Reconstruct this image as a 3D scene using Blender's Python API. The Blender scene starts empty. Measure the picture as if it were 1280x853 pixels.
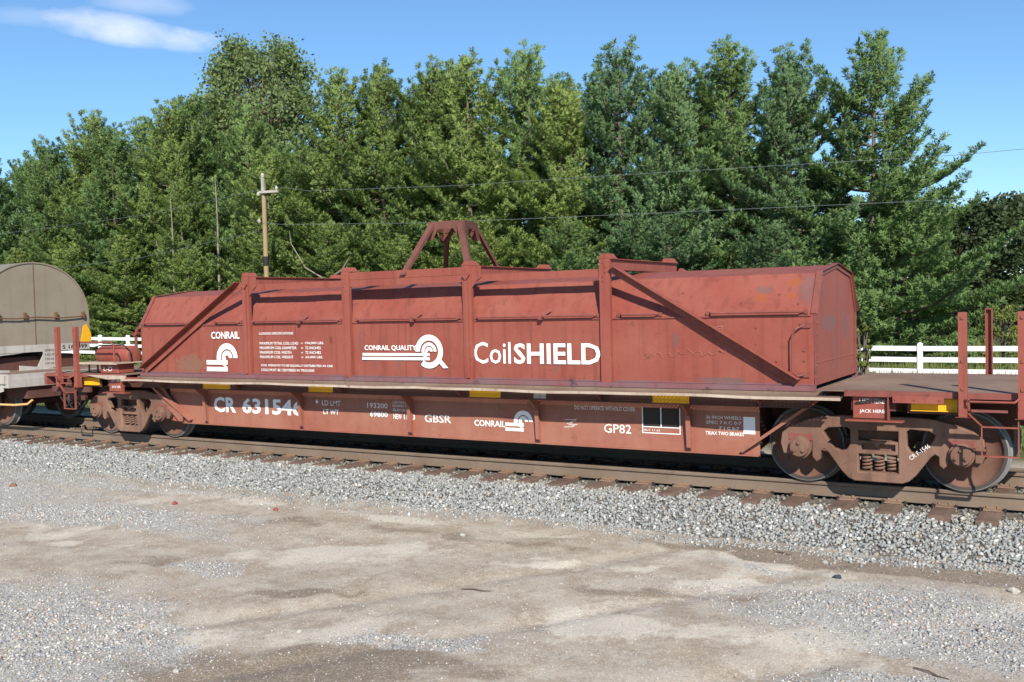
import bpy, math, random
import numpy as np
from mathutils import Vector, Matrix
random.seed(7)
R_ = math.radians
S = bpy.context.scene
C = S.collection

# ------------------------------------------------------------------ camera
CAM = Vector((8.8177, -12.9795, 2.2243)); YAW, PIT, ROL, FPX = 0.54, -0.0346, -0.0242, 1228.72
fw = Vector((-math.sin(YAW)*math.cos(PIT), math.cos(YAW)*math.cos(PIT), math.sin(PIT)))
r0 = Vector((math.cos(YAW), math.sin(YAW), 0)); u0 = r0.cross(fw)
rr = math.cos(ROL)*r0+math.sin(ROL)*u0; uu = -math.sin(ROL)*r0+math.cos(ROL)*u0
cd = bpy.data.cameras.new('camera'); cam = bpy.data.objects.new('camera', cd); C.objects.link(cam)
M = Matrix((rr, uu, -fw)).transposed().to_4x4(); M.translation = CAM; cam.matrix_world = M
cd.sensor_width = 36; cd.lens = FPX/1280*36; cd.clip_end = 5000; cd.clip_start = .1
S.camera = cam

# ------------------------------------------------------------------ world, sun, exposure
SUN = Vector((.60*math.cos(R_(34)), -.80*math.cos(R_(34)), math.sin(R_(34)))).normalized()
W = bpy.data.worlds.new('World'); S.world = W; W.use_nodes = True
wn, wl = W.node_tree.nodes, W.node_tree.links
for n in list(wn): wn.remove(n)
wo = wn.new('ShaderNodeOutputWorld'); bg = wn.new('ShaderNodeBackground'); bg.inputs[1].default_value = .090
sky = wn.new('ShaderNodeTexSky'); sky.sky_type = 'NISHITA'; sky.sun_disc = False
sky.sun_elevation = R_(34); sky.sun_rotation = math.atan2(SUN.x, SUN.y)
sky.altitude = 0; sky.air_density = 1.0; sky.dust_density = .15; sky.ozone_density = 3.0
tc = wn.new('ShaderNodeTexCoord')
def wmath(op, a, b=None, c=None):
    n = wn.new('ShaderNodeMath'); n.operation = op
    for i, v in enumerate((a, b, c)):
        if v is None: continue
        if isinstance(v, (int, float)): n.inputs[i].default_value = v
        else: wl.new(v, n.inputs[i])
    return n.outputs[0]
def wdot(v):
    n = wn.new('ShaderNodeVectorMath'); n.operation = 'DOT_PRODUCT'; n.inputs[1].default_value = v
    wl.new(tc.outputs['Generated'], n.inputs[0]); return n.outputs['Value']
cn = wn.new('ShaderNodeTexNoise'); cn.inputs['Scale'].default_value = 12; cn.inputs['Detail'].default_value = 9
cn.inputs['Roughness'].default_value = .55
cm = wn.new('ShaderNodeMapping'); cm.inputs['Scale'].default_value = (1, 1, 2.6)
wl.new(tc.outputs['Generated'], cm.inputs[0]); wl.new(cm.outputs[0], cn.inputs['Vector'])
mask = None
# (azimuth-right, up) centre of small clouds as world directions; half-widths
def cloud(d, hw, hh, amp, tilt=0):
    global mask
    d = Vector(d).normalized(); r = d.cross(Vector((0, 0, 1))).normalized(); u = r.cross(d)
    r2 = r*math.cos(tilt)+u*math.sin(tilt); u2 = u*math.cos(tilt)-r*math.sin(tilt)
    a = wmath('DIVIDE', wdot(r2), hw); b = wmath('DIVIDE', wdot(u2), hh)
    q = wmath('SUBTRACT', 1.0, wmath('ADD', wmath('MULTIPLY', a, a), wmath('MULTIPLY', b, b)))
    q = wmath('ADD', q, wmath('MULTIPLY', wmath('SUBTRACT', cn.outputs['Fac'], .5), 3.2))
    front = wmath('GREATER_THAN', wdot(d), .5)
    q = wmath('MULTIPLY', wmath('MULTIPLY', q, front), amp)
    cl = wn.new('ShaderNodeClamp'); wl.new(q, cl.inputs[0]); q = cl.outputs[0]
    mask = q if mask is None else wmath('MAXIMUM', mask, q)
def ray(x, y): return fw+rr*((x-640)/FPX)-uu*((y-426.5)/FPX)
cloud(ray(150, 36), .068, .0150, .55, -.10)
cloud(ray(243, 52), .040, .0145, .60, -.03)
cloud(ray(185, 6), .05, .010, .22, 0)
cloud(ray(30, 20), .05, .008, .14, .0)
tn = wn.new('ShaderNodeMixRGB'); tn.blend_type = 'MULTIPLY'; tn.inputs[0].default_value = 1; tn.inputs[2].default_value = (.84, 1.08, 1.24, 1); wl.new(sky.outputs[0], tn.inputs[1])
mx = wn.new('ShaderNodeMixRGB'); wl.new(mask, mx.inputs[0]); wl.new(tn.outputs[0], mx.inputs[1])
mx.inputs[2].default_value = (8.6, 8.9, 9.9, 1)
wl.new(mx.outputs[0], bg.inputs[0]); wl.new(bg.outputs[0], wo.inputs[0])
sd = bpy.data.lights.new('sun', 'SUN'); sd.energy = 5.0; sd.angle = R_(.53); sd.color = (1, .94, .83)
so = bpy.data.objects.new('sun', sd); C.objects.link(so); so.rotation_euler = SUN.to_track_quat('Z', 'Y').to_euler()
so.location = (20, -30, 30)
S.view_settings.view_transform = 'Standard'; S.view_settings.look = 'None'; S.view_settings.exposure = 0.46
S.render.engine = 'CYCLES'; S.cycles.max_bounces = 6

# ------------------------------------------------------------------ materials
class NB:
    def __init__(s, name):
        s.m = bpy.data.materials.new(name); s.m.use_nodes = True; s.n = s.m.node_tree.nodes; s.l = s.m.node_tree.links
        s.b = s.n['Principled BSDF']; s.b.inputs['Specular IOR Level'].default_value = .25
        g = s.n.new('ShaderNodeNewGeometry'); s.pos = g.outputs['Position']; s.geo = g
    def map(s, sc, src=None):
        m = s.n.new('ShaderNodeMapping'); m.inputs['Scale'].default_value = sc; s.l.new(src or s.pos, m.inputs[0]); return m.outputs[0]
    def noise(s, scale, detail=4, rough=.6, vec=None, sc=None):
        t = s.n.new('ShaderNodeTexNoise'); t.inputs['Scale'].default_value = scale; t.inputs['Detail'].default_value = detail
        t.inputs['Roughness'].default_value = rough
        s.l.new(s.map(sc) if sc else (vec or s.pos), t.inputs['Vector']); return t.outputs['Fac']
    def voro(s, scale, sc=None, out='Color', feat='F1'):
        t = s.n.new('ShaderNodeTexVoronoi'); t.inputs['Scale'].default_value = scale; t.feature = feat
        s.l.new(s.map(sc) if sc else s.pos, t.inputs['Vector']); return t.outputs[out]
    def ramp(s, f, a, b, lo=0., hi=1.):
        m = s.n.new('ShaderNodeMapRange'); s.l.new(f, m.inputs[0])
        m.inputs[1].default_value = a; m.inputs[2].default_value = b; m.inputs[3].default_value = lo; m.inputs[4].default_value = hi
        return m.outputs[0]
    def mix(s, f, a, b, mode='MIX'):
        m = s.n.new('ShaderNodeMixRGB'); m.blend_type = mode
        for i, v in zip((0, 1, 2), (f, a, b)):
            if isinstance(v, (int, float)): m.inputs[i].default_value = v
            elif isinstance(v, tuple): m.inputs[i].default_value = (*v, 1)
            else: s.l.new(v, m.inputs[i])
        return m.outputs[0]
    def math(s, op, a, b):
        n = s.n.new('ShaderNodeMath'); n.operation = op
        for i, v in enumerate((a, b)):
            if isinstance(v, (int, float)): n.inputs[i].default_value = v
            else: s.l.new(v, n.inputs[i])
        return n.outputs[0]
    def col(s, c):
        if isinstance(c, tuple): s.b.inputs['Base Color'].default_value = (*c, 1)
        else: s.l.new(c, s.b.inputs['Base Color'])
    def rough(s, v):
        if isinstance(v, (int, float)): s.b.inputs['Roughness'].default_value = v
        else: s.l.new(v, s.b.inputs['Roughness'])
    def bump(s, h, st=.3, d=.01):
        b = s.n.new('ShaderNodeBump'); b.inputs['Strength'].default_value = st; b.inputs['Distance'].default_value = d
        s.l.new(h, b.inputs['Height']); s.l.new(b.outputs[0], s.b.inputs['Normal'])
def paint(name, c, fade, rust=(.10, .035, .018), ramt=.5, streak=.5, rough=.55, spots=()):
    k = NB(name)
    big = k.noise(1.3, 5, .62); st = k.noise(1.0, 4, .6, sc=(9, 9, .55)); fine = k.noise(26, 5, .7); spot = k.noise(5.5, 7, .72)
    x = k.mix(k.ramp(big, .35, .68), c, fade)
    x = k.mix(k.math('MULTIPLY', k.ramp(st, .5, .78), streak), x, tuple(v*.62 for v in c))
    x = k.mix(k.math('MULTIPLY', k.ramp(fine, .52, .8), .35), x, tuple(min(1, v*1.25) for v in fade))
    x = k.mix(k.math('MULTIPLY', k.ramp(spot, .60, .70), ramt), x, rust)
    for (cx, cy, cz), (rx, ry, rz), sc_, amt in spots:
        m = k.n.new('ShaderNodeMapping'); m.vector_type = 'POINT'; m.inputs['Location'].default_value = (-cx/rx, -cy/ry, -cz/rz); m.inputs['Scale'].default_value = (1/rx, 1/ry, 1/rz)
        k.l.new(k.pos, m.inputs[0]); ln = k.n.new('ShaderNodeVectorMath'); ln.operation = 'LENGTH'; k.l.new(m.outputs[0], ln.inputs[0])
        q = k.math('ADD', ln.outputs['Value'], k.math('MULTIPLY', k.math('SUBTRACT', k.noise(17, 4, .65), .5), 2.2))
        x = k.mix(k.ramp(q, .75, 1.15, amt, 0), x, sc_)
    k.col(x); k.rough(k.ramp(big, .3, .7, rough-.1, rough+.12)); k.bump(k.mix(.5, st, spot), .12, .01)
    return k.m
RED, REDF = (.238, .060, .044), (.268, .084, .060)
OR, GY, PR_ = (.27, .075, .02), (.13, .085, .08), (.21, .105, .07)
SP = [((5.22, -1, 2.27), (.09, .6, .055), OR, .7), ((5.26, -1, 2.36), (.10, .6, .05), GY, .6), ((5.62, -1, 2.44), (.08, .6, .05), OR, .7), ((5.60, -1, 2.27), (.05, .6, .04), OR, .8), ((5.80, -1, 2.36), (.11, .6, .20), GY, .55),
      ((-4.85, -1.13, 1.36), (.36, .3, .16), PR_, .9), ((4.15, -1.13, 1.75), (.035, .3, .10), GY, .7), ((-.75, -1.13, 1.42), (.03, .3, .10), GY, .6), ((-1.03, -1.13, 1.72), (.025, .3, .17), GY, .6), ((-1.62, -1.13, 1.78), (.035, .3, .07), (.17, .035, .03), .8),
      ((-.28, -1.13, 1.42), (.04, .3, .09), GY, .6), ((2.4, -1.13, 1.45), (.02, .3, .14), GY, .6), ((4.75, -1.13, 1.24), (.30, .3, .05), GY, .8), ((1.9, -1.13, 1.62), (.015, .3, .18), GY, .4), ((-2.0, -1.13, 1.5), (.02, .3, .2), GY, .3),
      ((5.91, -.35, 1.93), (.3, .42, .10), (.17, .085, .085), .75), ((5.91, .5, 1.88), (.3, .16, .17), (.16, .08, .085), .75), ((5.91, -.1, 1.6), (.3, .15, .25), (.22, .07, .065), .6), ((5.91, .1, 2.35), (.3, .12, .1), (.2, .075, .07), .5)]
M_hood = paint('faded_red_paint', RED, REDF, (.12, .048, .034), .65, .75, .55, SP)
M_hood2 = paint('grimy_red_paint', (.19, .056, .046), (.235, .08, .065), (.09, .04, .03), .8, .6)
M_sill = paint('sill_red_paint', (.275, .095, .066), (.325, .145, .102), (.16, .06, .035), .6, .35, .65)
M_dark = paint('dirty_shaded_frame_paint', (.085, .036, .028), (.125, .058, .046), (.06, .035, .025), .8, .5, .75)  # dirty paint, base colour also darkened to paint in underframe shade
M_truck = paint('dusty_truck_steel', (.130, .066, .046), (.225, .130, .095), (.055, .036, .028), .9, .6, .85)
M_wheel = paint('brown_wheel_plate', (.135, .066, .047), (.195, .108, .080), (.06, .04, .032), .8, .3, .8)
M_rust = paint('rust', (.13, .06, .035), (.17, .085, .055), (.06, .035, .025), .8, .4, .9)
M_orange = paint('orange_rust', (.30, .085, .022), (.22, .07, .03), (.12, .05, .03), .6, .4, .9)
M_edge = paint('weathered_walkway_edge', (.34, .25, .19), (.48, .40, .33), (.20, .09, .055), 1.0, .6, .8)
M_deck = paint('dusty_brown_deck', (.175, .112, .082), (.245, .172, .130), (.09, .06, .045), .8, .2, .9)
M_skirt = paint('grimy_purple_skirt', (.20, .075, .080), (.17, .105, .115), (.05, .04, .05), .9, .5, .7)
M_yel = paint('yellow_reflector', (.70, .34, .010), (.76, .40, .02), (.4, .2, .02), .3, .2, .5)
M_white = paint('white_lettering', (.80, .79, .77), (.84, .83, .81), (.55, .40, .36), .25, .1, .6)
M_lett2 = paint('worn_white_lettering', (.72, .66, .62), (.80, .76, .73), (.45, .26, .21), .8, .4, .7)
M_chalk = paint('faded_chalk', (.38, .15, .13), (.42, .19, .16), (.36, .10, .09), .8, .4, .8)
M_black = paint('black_stencil_patch', (.03, .022, .02), (.045, .035, .03), (.08, .04, .03), .5, .3, .7)
M_tan = paint('tan_hood_paint', (.225, .188, .142), (.262, .222, .170), (.17, .115, .08), .6, .35, .6)
M_gwh = paint('grey_white_paint', (.36, .33, .30), (.46, .43, .39), (.24, .15, .10), .8, .7, .7)
M_blk = paint('black_rubber', (.02, .02, .02), (.035, .03, .03), (.05, .03, .02), .4, .3, .8)
M_tread = paint('polished_tread', (.17, .165, .165), (.22, .21, .21), (.10, .07, .06), .7, .2, .42)
M_fence = paint('white_vinyl', (.80, .80, .81), (.83, .83, .83), (.50, .50, .46), .5, .5, .45)
M_pole = paint('tan_pole_wood', (.27, .185, .105), (.33, .24, .15), (.18, .11, .06), .4, .6, .85)
M_bark = paint('grey_brown_bark', (.13, .10, .075), (.19, .155, .12), (.07, .05, .04), .8, .5, .95)
M_dead = paint('bleached_dead_wood', (.22, .19, .155), (.28, .25, .21), (.2, .17, .14), .5, .5, .9)
M_wire = paint('aluminium_wire', (.16, .18, .19), (.22, .24, .25), (.2, .2, .2), .3, .2, .4)
M_rail = paint('rail_brown_steel', (.150, .108, .080), (.205, .155, .118), (.12, .075, .05), .5, .2, .75)
M_tie = paint('weathered_tie_wood', (.125, .078, .060), (.185, .125, .098), (.06, .04, .032), .6, .7, .9)
M_plate = paint('rusty_tie_plate', (.21, .13, .09), (.27, .175, .12), (.34, .15, .05), .6, .3, .85)

def stone_mat(name, cols, scale, brown=None):
    k = NB(name); at = k.n.new('ShaderNodeVertexColor'); at.layer_name = 'tint'
    f = k.noise(60, 3, .6)
    x = k.mix(k.ramp(f, .35, .7, 0, .35), at.outputs['Color'], (.5, .48, .45)); k.col(x); k.rough(.85); return k.m
M_stone = stone_mat('crushed_grey_stone', None, 1)

k = NB('yard_dirt')       # colour attribute patches: r = stony, g = pale sand, b = damp brown
at = k.n.new('ShaderNodeVertexColor'); at.layer_name = 'tint'
sp = k.n.new('ShaderNodeSeparateColor'); k.l.new(at.outputs['Color'], sp.inputs[0])
n1 = k.noise(2.2, 8, .68); n2 = k.noise(14, 6, .7); n3 = k.noise(55, 4, .7)
vc = k.voro(90); vs = k.n.new('ShaderNodeSeparateColor'); k.l.new(vc, vs.inputs[0])
vc2 = k.voro(38); vs2 = k.n.new('ShaderNodeSeparateColor'); k.l.new(vc2, vs2.inputs[0])
base = k.mix(k.ramp(n1, .42, .58), (.345, .265, .190), (.48, .405, .320))
base = k.mix(k.ramp(n2, .45, .70, 0, .45), base, (.57, .505, .405))
def edge(v, a=.3, b=.62, w=.9): return k.ramp(k.math('ADD', v, k.math('MULTIPLY', k.math('SUBTRACT', n2, .5), w)), a, b)
base = k.mix(edge(sp.outputs[1]), base, (.63, .56, .455))
base = k.mix(edge(sp.outputs[2]), base, k.mix(k.ramp(n2, .3, .7), (.18, .130, .088), (.265, .198, .136)))
grit = k.mix(k.ramp(vs.outputs[0], 0, 1), (.10, .095, .085), (.90, .86, .77))
grit = k.mix(k.ramp(vs.outputs[1], .7, .75), grit, (.36, .27, .19))
grit2 = k.mix(k.ramp(vs2.outputs[0], 0, 1), (.17, .175, .185), (.50, .50, .50))
base = k.mix(k.math('MULTIPLY', edge(sp.outputs[0], .25, .6), .85), base, k.mix(.5, grit, grit2))
base = k.mix(k.ramp(n3, .45, .65, .10, .42), base, grit)
# vegetated soil beyond the track
sx = k.n.new('ShaderNodeSeparateXYZ'); k.l.new(k.pos, sx.inputs[0])
far = k.ramp(k.math('ADD', sx.outputs['Y'], k.math('MULTIPLY', n1, 1.5)), 4.6, 5.6)
base = k.mix(far, base, k.mix(k.ramp(n2, .3, .7), (.075, .095, .03), (.14, .13, .05)))
k.col(base); k.rough(.92); k.bump(k.mix(.5, n3, vs.outputs[2]), .9, .02)
M_ground = k.m
k = NB('ballast_bed_fines'); n2 = k.noise(20, 5, .7); v = k.voro(30); vs = k.n.new('ShaderNodeSeparateColor'); k.l.new(v, vs.inputs[0])
k.col(k.mix(k.ramp(vs.outputs[0], 0, 1), (.07, .065, .06), k.mix(n2, (.20, .18, .155), (.22, .18, .135)))); k.rough(.9); k.bump(vs.outputs[1], .6, .03)
M_bed = k.m

def leafmat(name, a, b, trans=.25, tip=None):
    k = NB(name)
    oi = k.n.new('ShaderNodeObjectInfo')
    n = k.noise(1.1, 4, .6); f = k.noise(7, 2, .5)
    x = k.mix(k.ramp(n, .3, .7), a, b)
    x = k.mix(k.ramp(f, .55, .8, 0, .35), x, tip or tuple(min(1, v*1.35) for v in b))
    hs = k.n.new('ShaderNodeHueSaturation'); k.l.new(x, hs.inputs['Color'])
    k.l.new(k.ramp(oi.outputs['Random'], 0, 1, .85, 1.15), hs.inputs['Value'])
    k.l.new(k.ramp(oi.outputs['Random'], 0, 1, .505, .49), hs.inputs['Hue'])
    x = hs.outputs[0]; k.col(x); k.rough(.6); k.b.inputs['Specular IOR Level'].default_value = .35
    t = k.n.new('ShaderNodeBsdfTranslucent'); k.l.new(x, t.inputs[0])
    ms = k.n.new('ShaderNodeMixShader'); ms.inputs[0].default_value = trans
    k.l.new(k.b.outputs[0], ms.inputs[1]); k.l.new(t.outputs[0], ms.inputs[2]); k.l.new(ms.outputs[0], k.n['Material Output'].inputs[0])
    return k.m
M_ndl_y = leafmat('yellow_green_needles', (.225, .325, .085), (.305, .405, .128), .50)
M_ndl_g = leafmat('mid_green_needles', (.182, .300, .094), (.255, .375, .138), .50)
M_ndl_b = leafmat('blue_green_needles', (.160, .275, .118), (.225, .350, .165), .50)
M_leaf = leafmat('poplar_leaves', (.15, .22, .07), (.23, .30, .12), .40, (.30, .27, .13))
M_leafd = leafmat('dark_broad_leaves', (.026, .045, .014), (.045, .070, .022), .15)
M_bush = leafmat('yellowish_bush_leaves', (.16, .20, .05), (.24, .27, .07), .3)
M_grass = leafmat('grass_blades', (.13, .18, .045), (.22, .24, .08), .3, (.34, .31, .15))

# ------------------------------------------------------------------ builders
class MB:
    def __init__(s): s.v = []; s.f = []; s.mi = []; s.m = 0
    def add(s, vs, fs):
        o = len(s.v); s.v += [tuple(v) for v in vs]; s.f += [tuple(i+o for i in f) for f in fs]; s.mi += [s.m]*len(fs); return s
    def box(s, x0, x1, y0, y1, z0, z1):
        v = [(x, y, z) for x in (x0, x1) for y in (y0, y1) for z in (z0, z1)]
        return s.add(v, [(0, 1, 3, 2), (4, 6, 7, 5), (0, 4, 5, 1), (2, 3, 7, 6), (0, 2, 6, 4), (1, 5, 7, 3)])
    def prism(s, pts, a, b, ax='y'):
        n = len(pts)
        def mk(p, t): return (p[0], t, p[1]) if ax == 'y' else ((t, p[0], p[1]) if ax == 'x' else (p[0], p[1], t))
        v = [mk(p, a) for p in pts]+[mk(p, b) for p in pts]
        ar = sum(pts[i][0]*pts[(i+1) % n][1]-pts[(i+1) % n][0]*pts[i][1] for i in range(n))
        flip = (ar > 0) == (ax == 'y')   # keep normals outward
        f = [tuple(range(n)), tuple(range(2*n-1, n-1, -1))]+[(i, i+n, (i+1) % n+n, (i+1) % n) for i in range(n)]
        if (ax == 'y') != (ar > 0): f = [tuple(reversed(q)) for q in f]
        return s.add(v, f)
    def bar(s, p, q, w, h, up=(0, 0, 1)):
        p, q = Vector(p), Vector(q); d = (q-p).normalized(); up = Vector(up); x = d.cross(up).normalized(); u = x.cross(d)
        v = [c+x*(a*w/2)+u*(b*h/2) for c in (p, q) for a, b in ((-1, -1), (1, -1), (1, 1), (-1, 1))]
        return s.add(v, [(3, 2, 1, 0), (4, 5, 6, 7), (0, 1, 5, 4), (1, 2, 6, 5), (2, 3, 7, 6), (3, 0, 4, 7)])
    def tube(s, pts, r, n=8, cap=True):
        pts = [Vector(p) for p in pts]; N = len(pts); rs = r if isinstance(r, (list, tuple)) else [r]*N
        t0 = (pts[1]-pts[0]).normalized(); ref = Vector((0, 0, 1)) if abs(t0.z) < .9 else Vector((1, 0, 0))
        x = t0.cross(ref).normalized(); v = []
        for i, p in enumerate(pts):
            t = (pts[min(i+1, N-1)]-pts[max(i-1, 0)]).normalized(); x = (x-t*x.dot(t)).normalized(); y = t.cross(x)
            v += [p+(x*math.cos(a)+y*math.sin(a))*rs[i] for a in [2*math.pi*j/n for j in range(n)]]
        f = [(i*n+j, i*n+(j+1) % n, (i+1)*n+(j+1) % n, (i+1)*n+j) for i in range(N-1) for j in range(n)]
        if cap: f += [tuple(reversed(range(n))), tuple(range((N-1)*n, N*n))]
        return s.add(v, f)
    def lathe(s, prof, c, n=32, ax='y'):
        # prof = [(t along axis, radius)], c = centre
        v = []; N = len(prof)
        for t, r in prof:
            for j in range(n):
                a = 2*math.pi*j/n; q = (r*math.cos(a), t, r*math.sin(a)) if ax == 'y' else ((t, r*math.cos(a), r*math.sin(a)) if ax == 'x' else (r*math.cos(a), r*math.sin(a), t))
                v.append((q[0]+c[0], q[1]+c[1], q[2]+c[2]))
        f = [(i*n+j, (i+1)*n+j, (i+1)*n+(j+1) % n, i*n+(j+1) % n) for i in range(N-1) for j in range(n)]
        return s.add(v, f)
    def mesh(s, name, mats, smooth=False):
        me = bpy.data.meshes.new(name); me.from_pydata(s.v, [], s.f)
        for m in (mats if isinstance(mats, (list, tuple)) else [mats]): me.materials.append(m)
        if any(s.mi): me.polygons.foreach_set('material_index', s.mi)
        me.validate(); me.update()
        if smooth: me.polygons.foreach_set('use_smooth', [True]*len(me.polygons)); me.set_sharp_from_angle(angle=R_(35))
        return me
    def obj(s, name, mats, parent=None, smooth=False, loc=None, bev=0, label=None):
        return link(name, s.mesh(name, mats, smooth), parent, loc, bev, label)
def link(name, me, parent=None, loc=None, bev=0, label=None):
    o = bpy.data.objects.new(name, me); C.objects.link(o); o.parent = parent
    if loc: o.location = loc
    if bev:
        b = o.modifiers.new('bevel', 'BEVEL'); b.width = bev; b.segments = 1; b.limit_method = 'ANGLE'; b.angle_limit = R_(50)
    if label: o['label'] = label
    return o
def thing(name, label, cat, loc=(0, 0, 0), group=None, kind=None, rz=0):
    o = bpy.data.objects.new(name, None); C.objects.link(o); o.location = loc; o.rotation_euler.z = rz
    o['label'] = label
    if cat: o['category'] = cat
    if group: o['group'] = group
    if kind: o['kind'] = kind
    return o
def tag(o, label, cat=None, group=None, kind=None):
    o['label'] = label
    if cat: o['category'] = cat
    if group: o['group'] = group
    if kind: o['kind'] = kind
    return o
def dup(o, parent=None):
    c = o.copy(); C.objects.link(c); c.parent = parent
    for ch in list(o.children): dup(ch, c)
    return c
def curve_mesh(splines, depth, bev=0.0, name='plate'):
    cu = bpy.data.curves.new(name, 'CURVE'); cu.dimensions = '2D'; cu.fill_mode = 'BOTH'; cu.extrude = depth/2
    cu.bevel_depth = bev; cu.bevel_resolution = 1
    for sp_ in splines:
        q = cu.splines.new('POLY'); q.points.add(len(sp_)-1); q.use_cyclic_u = True
        for p, (x, y) in zip(q.points, sp_): p.co = (x, y, 0, 1)
    o = bpy.data.objects.new('tmp', cu); C.objects.link(o); bpy.context.view_layer.update()
    me = bpy.data.meshes.new_from_object(o.evaluated_get(bpy.context.evaluated_depsgraph_get()))
    bpy.data.objects.remove(o); bpy.data.curves.remove(cu); me.name = name
    return me
def to_xz(me, Y=0, ox=0, oz=0):      # a drawing in x,y stood up so that it faces -Y
    n = len(me.vertices); a = np.empty(n*3); me.vertices.foreach_get('co', a); a = a.reshape(-1, 3)
    b = np.stack([a[:, 0]+ox, Y-a[:, 2], a[:, 1]+oz], 1); me.vertices.foreach_set('co', b.ravel()); me.update(); return me
def text(s, x0, x1, z0, z1, Y, parent, mat=None, bold=0.0, name='lettering', rot=0, xface=None):
    cu = bpy.data.curves.new('txt', 'FONT'); cu.body = s; cu.size = 1; cu.offset = bold; cu.extrude = 0
    cu.resolution_u = 2
    o = bpy.data.objects.new('tmp', cu); C.objects.link(o); bpy.context.view_layer.update()
    me = bpy.data.meshes.new_from_object(o.evaluated_get(bpy.context.evaluated_depsgraph_get()))
    bpy.data.objects.remove(o); bpy.data.curves.remove(cu); me.name = name
    n = len(me.vertices); a = np.empty(n*3); me.vertices.foreach_get('co', a); a = a.reshape(-1, 3)
    mn, mxx = a.min(0), a.max(0); t = (a-mn)/np.maximum(mxx-mn, 1e-6)
    w, h = x1-x0, z1-z0; px = t[:, 0]*w; pz = t[:, 1]*h
    if rot: c_, s_ = math.cos(rot), math.sin(rot); px, pz = px*c_-pz*s_, px*s_+pz*c_
    if xface is None: b = np.stack([x0+px, np.full(n, Y), z0+pz], 1)
    else: b = np.stack([np.full(n, xface), x0+px, z0+pz], 1)   # stands on an X = const face, read towards +Y
    me.vertices.foreach_set('co', b.ravel()); me.update(); me.materials.clear(); me.materials.append(mat or M_white)
    return link(name, me, parent)
def arc(cx, cz, ri, ro, a0, a1, n=20):
    A = [R_(a0+(a1-a0)*i/n) for i in range(n+1)]
    return [(cx+ro*math.cos(a), cz+ro*math.sin(a)) for a in A]+[(cx+ri*math.cos(a), cz+ri*math.sin(a)) for a in reversed(A)]
def flat(polys, Y, parent, mat, name, ox=0, oz=0, label=None):
    mb = MB()
    for p in polys:
        n = len(p)
        if n > 12:   # strip: outer run then inner run
            h = n//2
            for i in range(h-1):
                q = [p[i], p[i+1], p[n-2-i], p[n-1-i]]; mb.add([(x+ox, Y, z+oz) for x, z in q], [(0, 3, 2, 1)])
        else: mb.add([(x+ox, Y, z+oz) for x, z in p], [tuple(range(n))])
    return mb.obj(name, mat, parent, label=label)

# ------------------------------------------------------------------ numpy noise, stones
def vnoise(x, y, seed=0, oct=4, per=.5):
    def h(i, j, k): return (np.abs(np.sin(i*127.1+j*311.7+k*74.7+seed*13.13)*43758.5453)) % 1.0
    out = 0; amp = 1; tot = 0
    for o in range(oct):
        xi, yi = np.floor(x), np.floor(y); xf, yf = x-xi, y-yi; xf = xf*xf*(3-2*xf); yf = yf*yf*(3-2*yf)
        v = (h(xi, yi, o)*(1-xf)+h(xi+1, yi, o)*xf)*(1-yf)+(h(xi, yi+1, o)*(1-xf)+h(xi+1, yi+1, o)*xf)*yf
        out = out+amp*v; tot += amp; amp *= per; x = x*2.03; y = y*2.03
    return out/tot
def soup(name, V, F, mats, tint=None, parent=None, smooth=False):
    me = bpy.data.meshes.new(name); nv, nf, k_ = len(V), len(F), F.shape[1]
    me.vertices.add(nv); me.vertices.foreach_set('co', V.astype(np.float32).ravel())
    me.loops.add(nf*k_); me.loops.foreach_set('vertex_index', F.astype(np.int32).ravel())
    me.polygons.add(nf); me.polygons.foreach_set('loop_start', (np.arange(nf)*k_).astype(np.int32))
    me.polygons.foreach_set('loop_total', np.full(nf, k_, np.int32))
    if smooth: me.polygons.foreach_set('use_smooth', np.ones(nf, bool))
    me.update(calc_edges=True); me.materials.append(mats)
    if tint is not None:
        ca = me.color_attributes.new('tint', 'FLOAT_COLOR', 'POINT')
        t = np.concatenate([tint, np.ones((nv, 1))], 1).astype(np.float32); ca.data.foreach_set('color', t.ravel())
    return me
rng = np.random.default_rng(5)
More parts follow.
